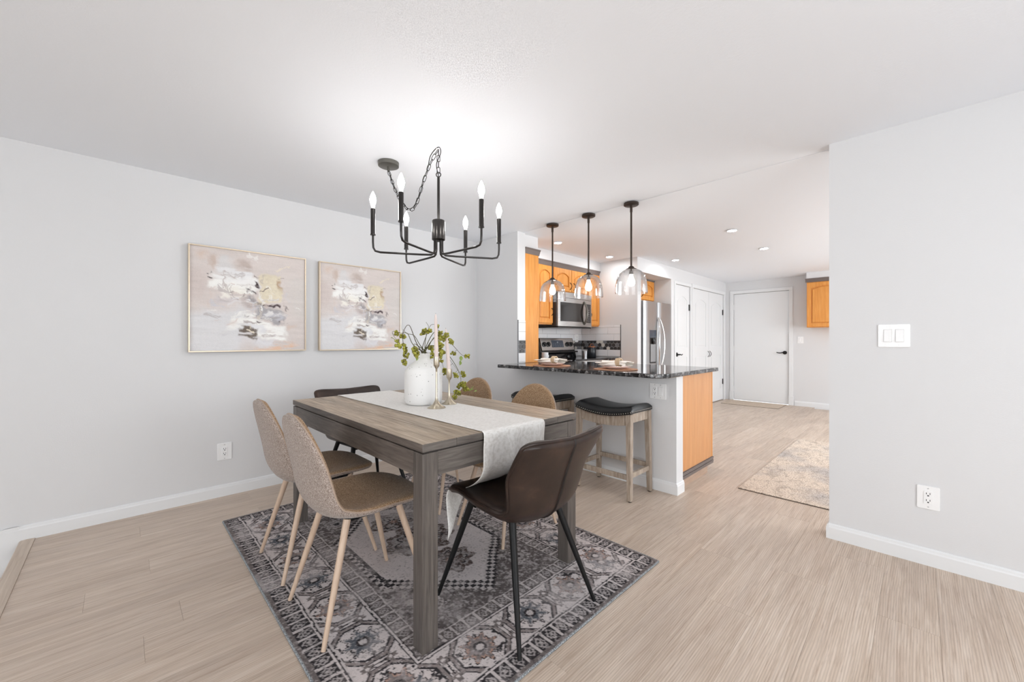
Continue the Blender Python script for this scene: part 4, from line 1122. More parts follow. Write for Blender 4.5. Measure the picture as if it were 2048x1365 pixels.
# ------------------------------------------------------------------ dining table
TX0, TX1, TY0, TY1, TZ = -2.772, -1.250, 0.772, 1.690, 0.772
t = thing('dining_table', 'rectangular dining table in weathered grey-brown wood with square legs', 'table', ((TX0 + TX1) / 2, (TY0 + TY1) / 2, RUGZ))
nb = 6; bw = (TY1 - TY0) / nb
for i in range(nb):
    o = obj('tabletop_board', B(TX0, TX1, TY0 + i * bw + 0.0004, TY0 + (i + 1) * bw - 0.0004, TZ - 0.030, TZ), 'tabletop_wood', t, bevel=0.0016)
    o.data.materials.append(MATS['table_wood_cross']); o.data.materials.append(MATS['table_wood'])
    for p in o.data.polygons: p.material_index = 0 if abs(p.normal.z) > 0.5 else (1 if abs(p.normal.x) > 0.5 else 2)
obj('subtop', B(TX0 + 0.012, TX1 - 0.012, TY0 + 0.012, TY1 - 0.012, TZ - 0.040, TZ - 0.031), 'gap_shade', t)  # recessed board under the top; the gap's shade is put into its colour
lg = 0.066
for x0 in (TX0 + 0.002, TX1 - 0.002 - lg):
    for y0 in (TY0 + 0.002, TY1 - 0.002 - lg):
        obj('leg', B(x0, x0 + lg, y0, y0 + lg, RUGZ, TZ - 0.037), 'table_leg_wood', t, bevel=0.002)
for y0 in (TY0 + 0.004, TY1 - 0.026): obj('apron', B(TX0 + lg + 0.003, TX1 - lg - 0.003, y0, y0 + 0.022, 0.646, TZ - 0.037), 'table_wood', t, bevel=0.001)
for x0 in (TX0 + 0.004, TX1 - 0.026):
    o = obj('apron', B(x0, x0 + 0.022, TY0 + lg + 0.003, TY1 - lg - 0.003, 0.646, TZ - 0.037), 'table_wood_cross', t, bevel=0.001)

# table runner: lies on the top, hangs over the end, pushed inwards by the chair seat
path = [(-2.772 - 0.006, 0.62), (-2.772 - 0.007, 0.70), (-2.775, 0.765), (-2.765, 0.7745), (-2.6, 0.7738), (-2.2, 0.7738), (-1.8, 0.7738), (-1.4, 0.7738), (-1.275, 0.7745), (-1.256, 0.7752), (-1.2435, 0.772), (-1.2395, 0.760), (-1.2395, 0.740),
        (-1.2425, 0.70), (-1.2425, 0.650), (-1.246, 0.618), (-1.268, 0.580), (-1.325, 0.535), (-1.392, 0.506), (-1.455, 0.490), (-1.490, 0.470), (-1.502, 0.43), (-1.492, 0.36), (-1.482, 0.30), (-1.487, 0.245)]
cp_ = catmull(path, 190)
rows = []
for i in range(191):
    x, z = cp_[i]
    hang = max(0, min(1, (0.70 - z) / 0.35)) if x > -2 else 0
    y0, y1 = 1.052 - 0.004 * hang, 1.430 - 0.010 * hang
    row_ = []
    for k in range(41):
        s = k / 40; y = y0 + (y1 - y0) * s
        wob = (0.0018 * math.sin(13 * s + i * 0.05) + 0.001 * math.sin(29 * s)) * (0.15 + hang * 2.2)
        zz = z + (0 if hang else 0.0004 * (1 + math.sin(17 * s + 0.13 * i)))
        cut = 1 - 0.115 * min(1, s / 0.42)        # the hem lies bunched under the seat, only its near corner hangs low
        xx, zc = [float(np.interp(i * cut, np.arange(191), cp_[:, q_])) for q_ in (0, 1)] if i > 60 else (x, z)
        row_.append((xx + wob * (1 if hang else 0), y, zc + zz - z))
    rows.append(row_)
m = MB().grid(rows); o = obj('table_runner', m, 'linen', None, smooth=True)
sol = o.modifiers.new('cloth', 'SOLIDIFY'); sol.thickness = 0.0012; sol.offset = 1.0
tag(o, 'long off-white linen runner along the table, draped onto the leather chair', 'table runner')

# ------------------------------------------------------------------ moulded shell chairs
def shell_mesh(profile, width, dish, lift, th, M=72, N=30, ends=(0.10, 0.86, 2.4), split=0.5):
    """seat and back of a one-piece shell: returns the two meshes and the profile points.
    profile: (y, z) from seat front to top of back; width, dish, lift: functions of t"""
    fine = catmull(profile, 1200); ts = np.linspace(0, 1, M + 1); ts = ts + 0.75 * (np.sin(2 * PI * (ts - 0.5)) / (2 * PI)) 
    pr = np.stack([np.interp(ts, np.linspace(0, 1, 1201), fine[:, k]) for k in range(2)], 1)
    tan = np.stack([np.interp(ts, np.linspace(0, 1, 1201), g) for g in np.gradient(fine, axis=0).T], 1); tan /= np.linalg.norm(tan, axis=1)[:, None]
    nor = np.stack([tan[:, 1], -tan[:, 0]], 1)          # towards the sitter
    if nor[M // 4][1] < 0: nor = -nor
    e0, e1, pw = ends
    top = np.zeros((M + 1, N + 1, 3)); bot = np.zeros_like(top)
    for i in range(M + 1):
        t = ts[i]; f = 1.0
        if t < e0: f = max(0.0, 1 - ((e0 - t) / e0) ** pw) ** (1 / pw)
        if t > e1: f = max(0.0, 1 - ((t - e1) / (1 - e1)) ** pw) ** (1 / pw)
        f = max(f, 0.10)
        W = width(t) * f
        tt = min(t / 0.03, (1 - t) / 0.03, 1.0); et = math.sqrt(max(0, 1 - (1 - tt) ** 2))
        for j in range(N + 1):
            w = math.sin((j / N - 0.5) * PI)
            ew = math.sqrt(max(0.0, 1 - abs(w) ** 14)) if W > 0.02 else 1
            q = dish(t) * abs(w) ** 2.2 * (W / max(width(t), 1e-4)) ** 2
            p = np.array([W * w, pr[i, 0] + nor[i, 0] * q, pr[i, 1] + nor[i, 1] * q + lift(t) * (abs(w) * f) ** 2])
            h = th * 0.5 * (0.10 + 0.90 * min(et, ew)); nn = np.array([0, nor[i, 0], nor[i, 1]])
            if dish(t): sl = -2.2 * dish(t) * abs(w) ** 1.2 * math.copysign(1, w) / max(width(t), 0.05); nn = nn + np.array([sl, 0, 0]); nn /= np.linalg.norm(nn)
            top[i, j] = p + nn * h; bot[i, j] = p - nn * h
    nc = N + 1
    verts = np.concatenate([top.reshape(-1, 3), bot.reshape(-1, 3)]); off = (M + 1) * nc
    def faces(r0, r1):
        fs = []
        for i in range(r0, r1):
            for j in range(N):
                a = i * nc + j; fs.append((a, a + 1, a + nc + 1, a + nc)); b = a + off; fs.append((b + nc, b + nc + 1, b + 1, b))
            a = i * nc; fs.append((a + nc, a + nc + off, a + off, a)); a = i * nc + N; fs.append((a, a + off, a + nc + off, a + nc))
        if r0 == 0:
            for j in range(N): fs.append((j, j + off, j + 1 + off, j + 1))
        if r1 == M:
            for j in range(N): a = M * nc + j; fs.append((a + 1, a + 1 + off, a + off, a))
        return fs
    allf = faces(0, M); vn = np.zeros_like(verts)
    F = np.array(allf); nrm = np.cross(verts[F[:, 2]] - verts[F[:, 0]], verts[F[:, 3]] - verts[F[:, 1]])
    for k in range(4): np.add.at(vn, F[:, k], nrm)
    # orient outwards: the sitter side must look along +nor
    ctr = (M // 3) * nc + N // 2
    flip = -1 if vn[ctr] @ np.array([0, nor[M // 3, 0], nor[M // 3, 1]]) < 0 else 1
    vn *= flip; vn /= np.maximum(np.linalg.norm(vn, axis=1), 1e-9)[:, None]
    k = int(np.argmin(np.abs(ts - split))); out = []
    for nm, (r0, r1) in (('seat', (0, k)), ('backrest', (k, M))):
        fs = faces(r0, r1)
        if flip < 0: fs = [tuple(reversed(f)) for f in fs]
        used = sorted({i for f in fs for i in f}); mp = {v: i for i, v in enumerate(used)}
        me = bpy.data.meshes.new(nm); me.from_pydata([tuple(verts[i]) for i in used], [], [tuple(mp[i] for i in f) for f in fs])
        for p, f in zip(me.polygons, fs): p.use_smooth = True; p.material_index = 0 if all(i < off for i in f) else 1
        me.normals_split_custom_set_from_vertices([tuple(vn[i]) for i in used]); out.append(me)
    rim = [tuple((top[i, 0] + bot[i, 0]) / 2) for i in range(M + 1)] + [tuple((top[M, j] + bot[M, j]) / 2) for j in range(1, N)] + [tuple((top[i, N] + bot[i, N]) / 2) for i in range(M, -1, -1)] + [tuple((top[0, j] + bot[0, j]) / 2) for j in range(N - 1, 0, -1)]
    return out, bot, top, rim
interp = lambda pts: (lambda t: float(np.interp(t, [p[0] for p in pts], [p[1] for p in pts])))
def smoothf(pts):
    xs_ = np.linspace(0, 1, 101); ys_ = np.interp(xs_, [p[0] for p in pts], [p[1] for p in pts])
    ker = np.hanning(11); ker /= ker.sum(); yp = np.convolve(np.pad(ys_, 5, mode='edge'), ker, 'valid')
    return lambda t: float(np.interp(t, xs_, yp))

def fabric_chair(label):
    t = thing('fabric_chair', label, 'chair', (0, 0, 0), 0, 'tweed shell chairs at the table')
    prof = [(0.262, 0.418), (0.235, 0.446), (0.17, 0.458), (0.06, 0.450), (-0.05, 0.436), (-0.125, 0.438), (-0.180, 0.462), (-0.212, 0.520), (-0.226, 0.60), (-0.242, 0.69), (-0.258, 0.77), (-0.274, 0.848)]
    wid = smoothf([(0, 0.205), (0.15, 0.222), (0.35, 0.226), (0.5, 0.222), (0.62, 0.220), (0.8, 0.208), (1.0, 0.190)])
    dsh = smoothf([(0, -0.006), (0.12, 0.004), (0.3, 0.024), (0.5, 0.050), (0.65, 0.036), (0.85, 0.018), (1, 0.010)])
    (se, ba), bot, top, rim = shell_mesh(prof, wid, dsh, lambda t: 0.0, 0.034, ends=(0.20, 0.76, 2.1), split=0.47)
    for me_ in (se, ba): me_.materials.append(MATS['tweed_inner']); me_.materials.append(MATS['tweed'])
    local('seat', se, 'tweed', t); b = local('backrest', ba, 'tweed', t)
    local('edge_piping', MB().tube(rim, 0.0032, 6, closed=True), 'tweed_piping', t, smooth=True)
    for sx in (-1, 1):
        for (fy, ty) in ((0.232, 0.118), (-0.222, -0.105)):
            a = Vector((sx * 0.128, ty, 0.424)); f_ = Vector((sx * 0.203, fy, 0.0))
            local('leg', MB().tube([a, a.lerp(f_, 0.5), f_], [0.0145, 0.0125, 0.0085], 14), 'pale_leg', t, smooth=True)
        local('rail', MB().tube([(sx * 0.128, -0.105, 0.421), (sx * 0.128, 0.118, 0.421)], 0.009, 8), 'black_metal', t, smooth=True)
    for ty in (0.118, -0.105): local('crossbar', MB().tube([(-0.128, ty, 0.421), (0.128, ty, 0.421)], 0.009, 8), 'black_metal', t, smooth=True)
    return t
fc = fabric_chair('beige tweed shell chair with pale legs, near side, nearest the camera')
fc.location = (-1.728, 0.748, RUGZ)
c = copy_tree(fc); c.location = (-2.270, 0.755, RUGZ); c['label'] = 'beige tweed shell chair with pale legs, near side, under the left end of the table'
c = copy_tree(fc); c.location = (-1.792, 1.715, RUGZ); c.rotation_euler = (0, 0, PI); c['label'] = 'beige tweed shell chair, far side of the table, in front of the black stool'
c = copy_tree(fc); c.location = (-2.400, 1.715, RUGZ); c.rotation_euler = (0, 0, PI); c['label'] = 'beige tweed shell chair, far side of the table, behind the berry branches'

def leather_chair(label):
    t = thing('leather_chair', label, 'chair', (0, 0, 0), 0, 'brown leather chairs at the table ends')
    prof = [(0.232, 0.446), (0.205, 0.468), (0.13, 0.470), (0.03, 0.446), (-0.07, 0.424), (-0.145, 0.425), (-0.200, 0.462), (-0.232, 0.53), (-0.256, 0.605), (-0.280, 0.675), (-0.302, 0.73), (-0.318, 0.762)]
    wid = smoothf([(0, 0.200), (0.10, 0.212), (0.3, 0.226), (0.43, 0.224), (0.54, 0.210), (0.62, 0.206), (0.71, 0.220), (0.80, 0.234), (0.90, 0.244), (1.0, 0.244)])
    dsh = smoothf([(0, 0.004), (0.12, 0.024), (0.3, 0.046), (0.42, 0.060), (0.52, 0.052), (0.60, 0.046), (0.68, 0.056), (0.78, 0.068), (0.88, 0.042), (1, 0.012)])
    lf = smoothf([(0, 0), (0.8, 0.0), (0.92, 0.012), (1, 0.026)])
    (se, ba), bot, top, rim = shell_mesh(prof, wid, dsh, lf, 0.044, ends=(0.07, 0.945, 2.6), split=0.46)
    for me_ in (se, ba): me_.materials.append(MATS['brown_leather']); me_.materials.append(MATS['brown_leather'])
    local('seat', se, 'brown_leather', t); b = local('backrest', ba, 'brown_leather', t)
    k = bot.shape[1] // 2; i0 = 27; MM = bot.shape[0] - 1
    local('center_seam', MB().tube([tuple(bot[i, k] ) for i in range(i0, MM + 1)], [0.0035 + 0.003 * math.sin(PI * (i - i0) / (MM - i0)) for i in range(i0, MM + 1)], 6), 'leather_seam', b, smooth=True)
    local('front_seam', MB().tube([tuple(top[i, k]) for i in range(44, MM + 1)], 0.0022, 6), 'leather_seam', b, smooth=True)
    local('edge_piping', MB().tube(rim, 0.0075, 8, closed=True), 'brown_leather', t, smooth=True)
    for sx in (-1, 1):
        for (fy, ty) in ((0.255, 0.135), (-0.257, -0.120)):
            a = Vector((sx * 0.135, ty, 0.425)); f_ = Vector((sx * 0.232, fy, 0.0))
            local('leg', MB().tube([a, a.lerp(f_, 0.5), f_], [0.0155, 0.0125, 0.008], 12), 'black_metal', t, smooth=True)
        local('rail', MB().tube([(sx * 0.12, -0.10, 0.405), (sx * 0.12, 0.12, 0.418)], 0.010, 8), 'black_metal', t, smooth=True)
    for ty in (0.135, -0.12): local('crossbar', MB().tube([(-0.13, ty * 0.9, 0.408), (0.13, ty * 0.9, 0.408)], 0.010, 8), 'black_metal', t, smooth=True)
    return t
lc = leather_chair('dark brown leather bucket chair in the foreground at the right table end')
lc.location = (-1.252, 1.243, RUGZ); lc.rotation_euler = (0, 0, PI / 2)
c = copy_tree(lc); c.location = (-2.79, 1.245, RUGZ); c.rotation_euler = (0, 0, -PI / 2); c['label'] = 'dark brown leather bucket chair at the far left table end near the wall'

# ------------------------------------------------------------------ bar stools
def bar_stool(label):
    t = thing('bar_stool', label, 'stool', (0, 0, 0), 0, 'saddle stools at the bar')
    hw, hd = 0.238, 0.158
    sag = lambda x: 0.034 * (abs(x) / hw) ** 2.0            # the seat dips in the middle
    rows = []; n = 40; m_ = 18
    MBs = MB()
    for i in range(n + 1):
        x = -hw + 2 * hw * i / n; row_ = []
        for j in range(m_ + 1):
            y = -hd + 2 * hd * j / m_
            ex = min(1, (hw - abs(x)) / 0.03); ey = min(1, (hd - abs(y)) / 0.05)
            rnd = math.sqrt(max(0, 1 - (1 - ex) ** 2)) * math.sqrt(max(0, 1 - (1 - ey) ** 2))
            row_.append((x * 1.012, y * 1.02, 0.600 + sag(x) + 0.016 + 0.030 * rnd + 0.010 * math.cos(y / hd * PI / 2)))
        rows.append(row_)
    MBs.grid(rows)
    low = [[(p[0], p[1], 0.592 + sag(p[0] / 1.012)) for p in r_] for r_ in rows]
    o_ = len(MBs.v); MBs.grid([list(reversed(r_)) for r_ in low]); nc = m_ + 1
    def top_i(i, j): return i * nc + j
    def low_i(i, j): return o_ + i * nc + (m_ - j)
    ring = [(i, 0) for i in range(n + 1)] + [(n, j) for j in range(1, m_ + 1)] + [(i, m_) for i in range(n - 1, -1, -1)] + [(0, j) for j in range(m_ - 1, 0, -1)]
    for a in range(len(ring)):
        p, q = ring[a], ring[(a + 1) % len(ring)]; MBs.f.append((top_i(*p), low_i(*p), low_i(*q), top_i(*q)))
    local('seat_cushion', MBs, 'black_leather', t, smooth=True)
    nails = MB(); per = []
    for i in range(27): per += [(-hw * 1.0 + 2 * hw * i / 26, -hd * 1.025), (-hw + 2 * hw * i / 26, hd * 1.025)]
    for j in range(1, 17): per += [(-hw * 1.016, -hd + 2 * hd * j / 17), (hw * 1.016, -hd + 2 * hd * j / 17)]
    for (x, y) in per: nails.sphere((x, y, 0.603 + sag(x)), 0.0042, 6, 4)
    o = local('nailhead_trim', nails, 'nail_silver', t, smooth=True); o['kind'] = 'stuff'
    lw = 0.040
    for sx in (-1, 1):
        for sy in (-1, 1):
            tx, ty = sx * (hw - 0.022), sy * (hd - 0.022); bx_, by_ = sx * (hw - 0.012), sy * (hd - 0.010); z1 = 0.592 + sag(hw - 0.02)
            q = lambda cx_, cy_, h_, z: [(cx_ - h_, cy_ - h_, z), (cx_ + h_, cy_ - h_, z), (cx_ + h_, cy_ + h_, z), (cx_ - h_, cy_ + h_, z)]
            lgm = MB().hexa(q(bx_, by_, 0.016, 0.006), q(tx, ty, 0.0205, z1)); l_ = local('leg', lgm, 'stool_wood', t, bevel=0.003)
            local('foot_glide', MB().lathe([(0.0001, 0), (0.013, 0), (0.014, 0.006), (0.0001, 0.006)], 14, (bx_, by_, 0)), 'black_metal', l_, smooth=True)
    for sy in (-1, 1):                                                    # curved long aprons
        mm = MB(); k = 16; x0 = hw - 0.042
        top_ = [(-x0 + 2 * x0 * i / k, 0.592 + sag(-x0 + 2 * x0 * i / k)) for i in range(k + 1)]
        botm = [(-x0 + 2 * x0 * i / k, 0.520 + 0.8 * sag(-x0 + 2 * x0 * i / k)) for i in range(k + 1)]
        yy = sy * (hd - 0.012)
        mm.poly(botm + list(reversed(top_)), lambda a, b, d: (a, yy - sy * d, b), 0, 0.022); local('apron', mm, 'stool_wood', t)
        local('stretcher', MB().box(-hw + 0.03, hw - 0.03, sy * (hd - 0.014) - 0.011, sy * (hd - 0.014) + 0.011, 0.150 if sy < 0 else 0.185, 0.185 if sy < 0 else 0.220), 'stool_wood', t, bevel=0.002)
    for sx in (-1, 1):
        xx = sx * (hw - 0.012)
        local('apron', MB().box(min(xx, xx - sx * 0.022), max(xx, xx - sx * 0.022), -hd + 0.042, hd - 0.042, 0.555, 0.622), 'stool_wood', t, bevel=0.002)
        xs_ = sx * (hw - 0.016); local('stretcher', MB().box(xs_ - 0.011, xs_ + 0.011, -hd + 0.03, hd - 0.03, 0.165, 0.200), 'stool_wood', t, bevel=0.002)
    return t
bs = bar_stool('black leather saddle stool with nailheads in front of the peninsula outlet'); bs.location = (-1.667, 2.727, 0)
c = copy_tree(bs); c.location = (-2.395, 2.727, 0); c['label'] = 'black leather saddle stool mostly hidden behind the far tweed chair'

# ------------------------------------------------------------------ vase, branches, candles
VZ = TZ + 0.0032
VC = cw(-0.524, 2.36, VZ)
o = obj('vase', MB().lathe([(0.0001, 0.004), (0.088, 0.0), (0.101, 0.006), (0.1085, 0.022), (0.1095, 0.06), (0.1095, 0.175), (0.106, 0.200), (0.090, 0.222), (0.058, 0.245), (0.042, 0.258), (0.0385, 0.270), (0.040, 0.285), (0.043, 0.297), (0.040, 0.298), (0.034, 0.285), (0.033, 0.262), (0.05, 0.22), (0.0001, 0.20)], 48), 'vase_ceramic', None, smooth=True, off=(0, 0, 0), loc=VC)
tag(o, 'white speckled ceramic bottle vase on the table runner', 'vase')

def at(u, v, depth): return cw((u - 1024) / 797.8 * depth, depth, CAM_H - (v - 683) / 797.8 * depth)
cluster_meshes = []
for q in range(4):
    rr = random.Random(50 + q); m = MB()
    for i in range(11):
        a, b = rr.uniform(0, 2 * PI), rr.uniform(-1, 1); s = math.sqrt(1 - b * b); R_ = rr.uniform(0.006, 0.0125)
        m.sphere((R_ * s * math.cos(a), R_ * s * math.sin(a), R_ * b * 1.1), rr.uniform(0.0045, 0.0065), 7, 5, (1, 1, rr.uniform(0.8, 1.3)))
    me = m.mesh('berry_cluster'); me.materials.append(MATS['berry_olive'])
    for p in me.polygons: p.use_smooth = True
    cluster_meshes.append(me)
def leaf_mesh():
    m = MB(); rows = []
    for i in range(7):
        s = i / 6; w = 0.011 * math.sin(PI * min(1, s * 1.02)) ** 0.8 + 0.0002; rows.append([(w * c_, 0.034 * s, 0.004 * math.sin(PI * s) + 0.003 * abs(c_)) for c_ in (-1, -0.5, 0, 0.5, 1)])
    m.grid(rows); me = m.mesh('leaf'); me.materials.append(MATS['leaf_green']); return me
leaf_me = leaf_mesh()
rb = random.Random(12)
def branch(label, ctrl, clusters, leaves=(), mat='stem_green', r=0.0036):
    base = VC + Vector((0, 0, 0.215)); neck = VC + Vector((rb.uniform(-0.016, 0.016), rb.uniform(-0.016, 0.016), 0.292))
    pts = [base, neck] + [at(*c_) for c_ in ctrl]
    t = thing('berry_branch', label, 'branch', neck, group='berry branches in the vase')
    cv = catmull([tuple(p) for p in pts], 40)
    obj('stem', MB().tube([tuple(p) for p in cv], [r * (1 - 0.70 * i / 40) for i in range(41)], 6), mat, t, smooth=True)
    for i, (u, v, dp) in enumerate(clusters):
        p = at(u, v, dp); o = bpy.data.objects.new('berry_cluster', rb.choice(cluster_meshes)); link(o, t); o.location = p - neck
        o.rotation_euler = (rb.uniform(0, 6), rb.uniform(0, 6), rb.uniform(0, 6)); s = rb.uniform(1.05, 1.5); o.scale = (s, s, s)
        j = int(np.argmin(np.linalg.norm(cv[8:] - np.array(p), axis=1))) + 8; a = Vector(cv[j])
        if (a - p).length > 0.004:
            mid = a.lerp(p, 0.5) + Vector((0, 0, 0.006)); obj('twig', MB().tube([a, mid, p], 0.0011, 5), 'stem_brown', t)
    for (u, v, dp, ax) in leaves:
        o = bpy.data.objects.new('leaf', leaf_me); link(o, t); o.location = at(u, v, dp) - neck; o.rotation_euler = ax
    return t
branch('berry branch arching farthest left of the vase, toward the painting', [(826, 690, 2.36), (815, 668, 2.35), (803, 667, 2.34), (785, 664, 2.33), (789, 676, 2.33)], [(793, 667, 2.33), (806, 674, 2.34), (794, 683, 2.33)], [(790, 682, 2.33, (0.5, 0.3, 2.2))])
branch('berry branch bending sharply left and hanging low beside the vase shoulder', [(832, 685, 2.34), (818, 651, 2.33), (806, 668, 2.31), (808, 698, 2.30), (814, 715, 2.30), (809, 724, 2.30)], [(797, 694, 2.31), (808, 692, 2.31), (810, 699, 2.30), (812, 711, 2.30), (809, 726, 2.30)], (), 'stem_brown')
branch('short berry branch drooping over the left side of the vase neck', [(835, 692, 2.30), (828, 690, 2.27), (829, 704, 2.26)], [(828, 698, 2.27), (832, 704, 2.26), (833, 712, 2.26)], [(832, 712, 2.26, (-1.2, 0.2, 0.4))])
branch('berry branch rising straight up behind the taller candle', [(846, 692, 2.36), (856, 664, 2.37), (862, 651, 2.38), (873, 650, 2.40)], [(845, 668, 2.36), (850, 663, 2.36), (875, 653, 2.40)], (), 'stem_brown')
branch('berry branch fanning left of centre with bare twig tips', [(838, 688, 2.38), (828, 672, 2.40), (814, 668, 2.42), (806, 660, 2.43)], [(828, 706, 2.31)], ())
branch('berry branch clustered thickly behind the two candles', [(854, 690, 2.38), (866, 668, 2.42), (878, 662, 2.44), (880, 690, 2.45), (881, 715, 2.45)], [(881, 668, 2.44), (880, 676, 2.44), (878, 686, 2.45), (881, 691, 2.45), (879, 698, 2.45), (880, 712, 2.45), (882, 724, 2.45), (888, 742, 2.45), (862, 699, 2.38), (863, 711, 2.37)], ())
branch('berry branch reaching farthest right past the shorter candle', [(858, 690, 2.40), (875, 672, 2.44), (893, 678, 2.48), (908, 694, 2.50), (924, 711, 2.52), (932, 713, 2.53)], [(889, 681, 2.47), (899, 682, 2.48), (903, 686, 2.49), (907, 709, 2.50), (934, 714, 2.53)], [(922, 713, 2.52, (-1.3, 0.0, 0.9)), (920, 722, 2.52, (-1.4, 0.3, 0.2))], 'stem_brown')
branch('thin berry branch curving down between the candles and the far chair', [(860, 694, 2.42), (884, 700, 2.46), (905, 728, 2.50), (916, 742, 2.52), (926, 752, 2.53)], [(889, 746, 2.46), (909, 750, 2.50), (912, 754, 2.50), (925, 748, 2.53), (928, 753, 2.53)], (), 'stem_brown', 0.002)
branch('long berry branch drooping right until its clusters touch the table', [(862, 692, 2.44), (890, 704, 2.48), (913, 735, 2.50), (922, 762, 2.50), (914, 786, 2.47)], [(918, 772, 2.50), (926, 768, 2.50), (928, 774, 2.50), (912, 785, 2.47), (917, 788, 2.47), (908, 795, 2.46), (932, 780, 2.50)], [(938, 784, 2.50, (0.4, 0.2, -0.5)), (942, 782, 2.50, (0.9, 0.2, -1.0)), (948, 785, 2.50, (0.2, 0.5, -1.6))])

branch('bare grey-green branch fork standing upright in the middle of the vase', [(850, 690, 2.33), (853, 670, 2.32), (857, 655, 2.31), (852, 645, 2.31)], [(858, 662, 2.31)], ())
branch('berry branch leaning right, half hidden behind the taller candle', [(857, 694, 2.34), (868, 676, 2.32), (884, 668, 2.31), (896, 668, 2.31)], [(893, 672, 2.31), (886, 676, 2.31), (884, 705, 2.36)], (), 'stem_green')

def candlestick(label, clabel, lat, depth, h_cup, base_r, candle_h, tilt):
    c0 = cw(lat, depth, VZ)
    o = obj('candlestick', MB().lathe([(0.0001, 0.0), (base_r, 0.0), (base_r, 0.003), (base_r * 0.75, 0.010), (base_r * 0.42, 0.022), (0.009, 0.042), (0.0055, 0.06), (0.0048, h_cup - 0.085), (0.0055, h_cup - 0.066), (0.0155, h_cup - 0.050), (0.0165, h_cup - 0.046), (0.0165, h_cup), (0.0125, h_cup), (0.0120, h_cup - 0.02), (0.0001, h_cup - 0.022)], 36), 'nickel', None, smooth=True, off=(0, 0, 0), loc=c0)
    tag(o, label, 'candlestick', 'brass candlesticks on the runner')
    t = thing('taper_candle', clabel, 'candle', c0 + Vector((0, 0, h_cup - 0.0215)), group='taper candles')
    k = Vector((CA, SA, 0)) * tilt
    ax = lambda s: tuple(k * (s * candle_h) + Vector((0, 0, s * candle_h)))
    local('wax', MB().tube([ax(s) for s in (0, 0.3, 0.6, 0.88, 0.96, 1.0)], [0.0118, 0.0112, 0.0095, 0.0075, 0.0055, 0.0018], 18), 'candle_wax', t, smooth=True)
    local('wick', MB().tube([ax(1.0), ax(1.02)], 0.0009, 5), 'stem_brown', t)
candlestick('taller brushed champagne metal candlestick in front of the vase', 'taller pale pink taper candle in front of the vase', (873 - 1024) / 362.0, 2.203, 0.283, 0.050, 0.258, -0.018)
candlestick('shorter brushed champagne metal candlestick right of the vase', 'shorter pale pink taper candle leaning slightly left', (898.5 - 1024) / 340.0, 2.343, 0.205, 0.0435, 0.258, -0.075)

# ------------------------------------------------------------------ chandelier
HC = cw(-0.4218, 2.289, 0)                         # axis of the fixture
t = thing('chandelier', 'six-arm black candelabra chandelier swagged on a chain above the table', 'chandelier', (HC.x, HC.y, 1.66))
def Lc(x, y, z): return (x - HC.x, y - HC.y, z - 1.66)
def lpart(name, mb, mat, parent=None, **kw):
    mb.v = [Lc(*p) for p in mb.v]; return obj(name, mb, mat, parent or t, off=(0, 0, 0), **kw)
lpart('hub', MB().lathe([(0.0001, 1.722), (0.012, 1.716), (0.033, 1.722), (0.0375, 1.726), (0.0375, 1.832), (0.034, 1.837), (0.0001, 1.837)], 32, (HC.x, HC.y, 0)), 'graphite', smooth=True)
lpart('rod', MB().tube([(HC.x, HC.y, 1.83), (HC.x, HC.y, 2.088)], 0.0078, 14), 'graphite', smooth=True)
ringp = [(HC.x + 0.013 * math.cos(2 * PI * k / 18) * CA, HC.y + 0.013 * math.cos(2 * PI * k / 18) * SA, 2.100 + 0.013 * math.sin(2 * PI * k / 18)) for k in range(18)]
lpart('loop', MB().tube(ringp, 0.003, 8, closed=True), 'graphite', smooth=True)
bulb_prof = [(0.0001, 0.0), (0.0085, 0.001), (0.0115, 0.014), (0.0165, 0.030), (0.0172, 0.042), (0.0140, 0.058), (0.0085, 0.072), (0.0040, 0.082), (0.0001, 0.088)]
for i, deg in enumerate((15, 71, 135, 195, 250, 318)):
    a = math.radians(deg); dv = Vector((CA * math.cos(a) - SA * math.sin(a), SA * math.cos(a) + CA * math.sin(a), 0)); base = Vector((HC.x, HC.y, 0))
    def Q(r_, z): p = base + dv * r_; return (p.x, p.y, z)
    r0, R_ = 0.022, 0.356
    path_ = [Q(r0, 1.725), Q(r0, 1.665), Q(r0 + 0.004, 1.648), Q(r0 + 0.018, 1.638), Q(0.10, 1.636), Q(0.22, 1.636), Q(R_ - 0.04, 1.636), Q(R_ - 0.012, 1.642), Q(R_ - 0.002, 1.660), Q(R_, 1.690), Q(R_, 1.735)]
    lpart('arm', MB().tube(path_, 0.0058, 10), 'graphite', smooth=True)
    cx_, cy_, _ = Q(R_, 0)
    sl = lpart('candle_sleeve', MB().lathe([(0.0001, 1.728), (0.0145, 1.728), (0.0145, 1.733), (0.0125, 1.735), (0.0125, 1.873), (0.0001, 1.874)], 20, (cx_, cy_, 0)), 'graphite', smooth=True)
    lpart('socket', MB().lathe([(0.0001, 1.872), (0.0105, 1.872), (0.0105, 1.884), (0.0001, 1.884)], 16, (cx_, cy_, 0)), 'plate_plastic', sl, smooth=True)
    lpart('bulb', MB().lathe([(r_, z + 1.883) for r_, z in bulb_prof], 18, (cx_, cy_, 0)), 'bulb_glow', sl, smooth=True)
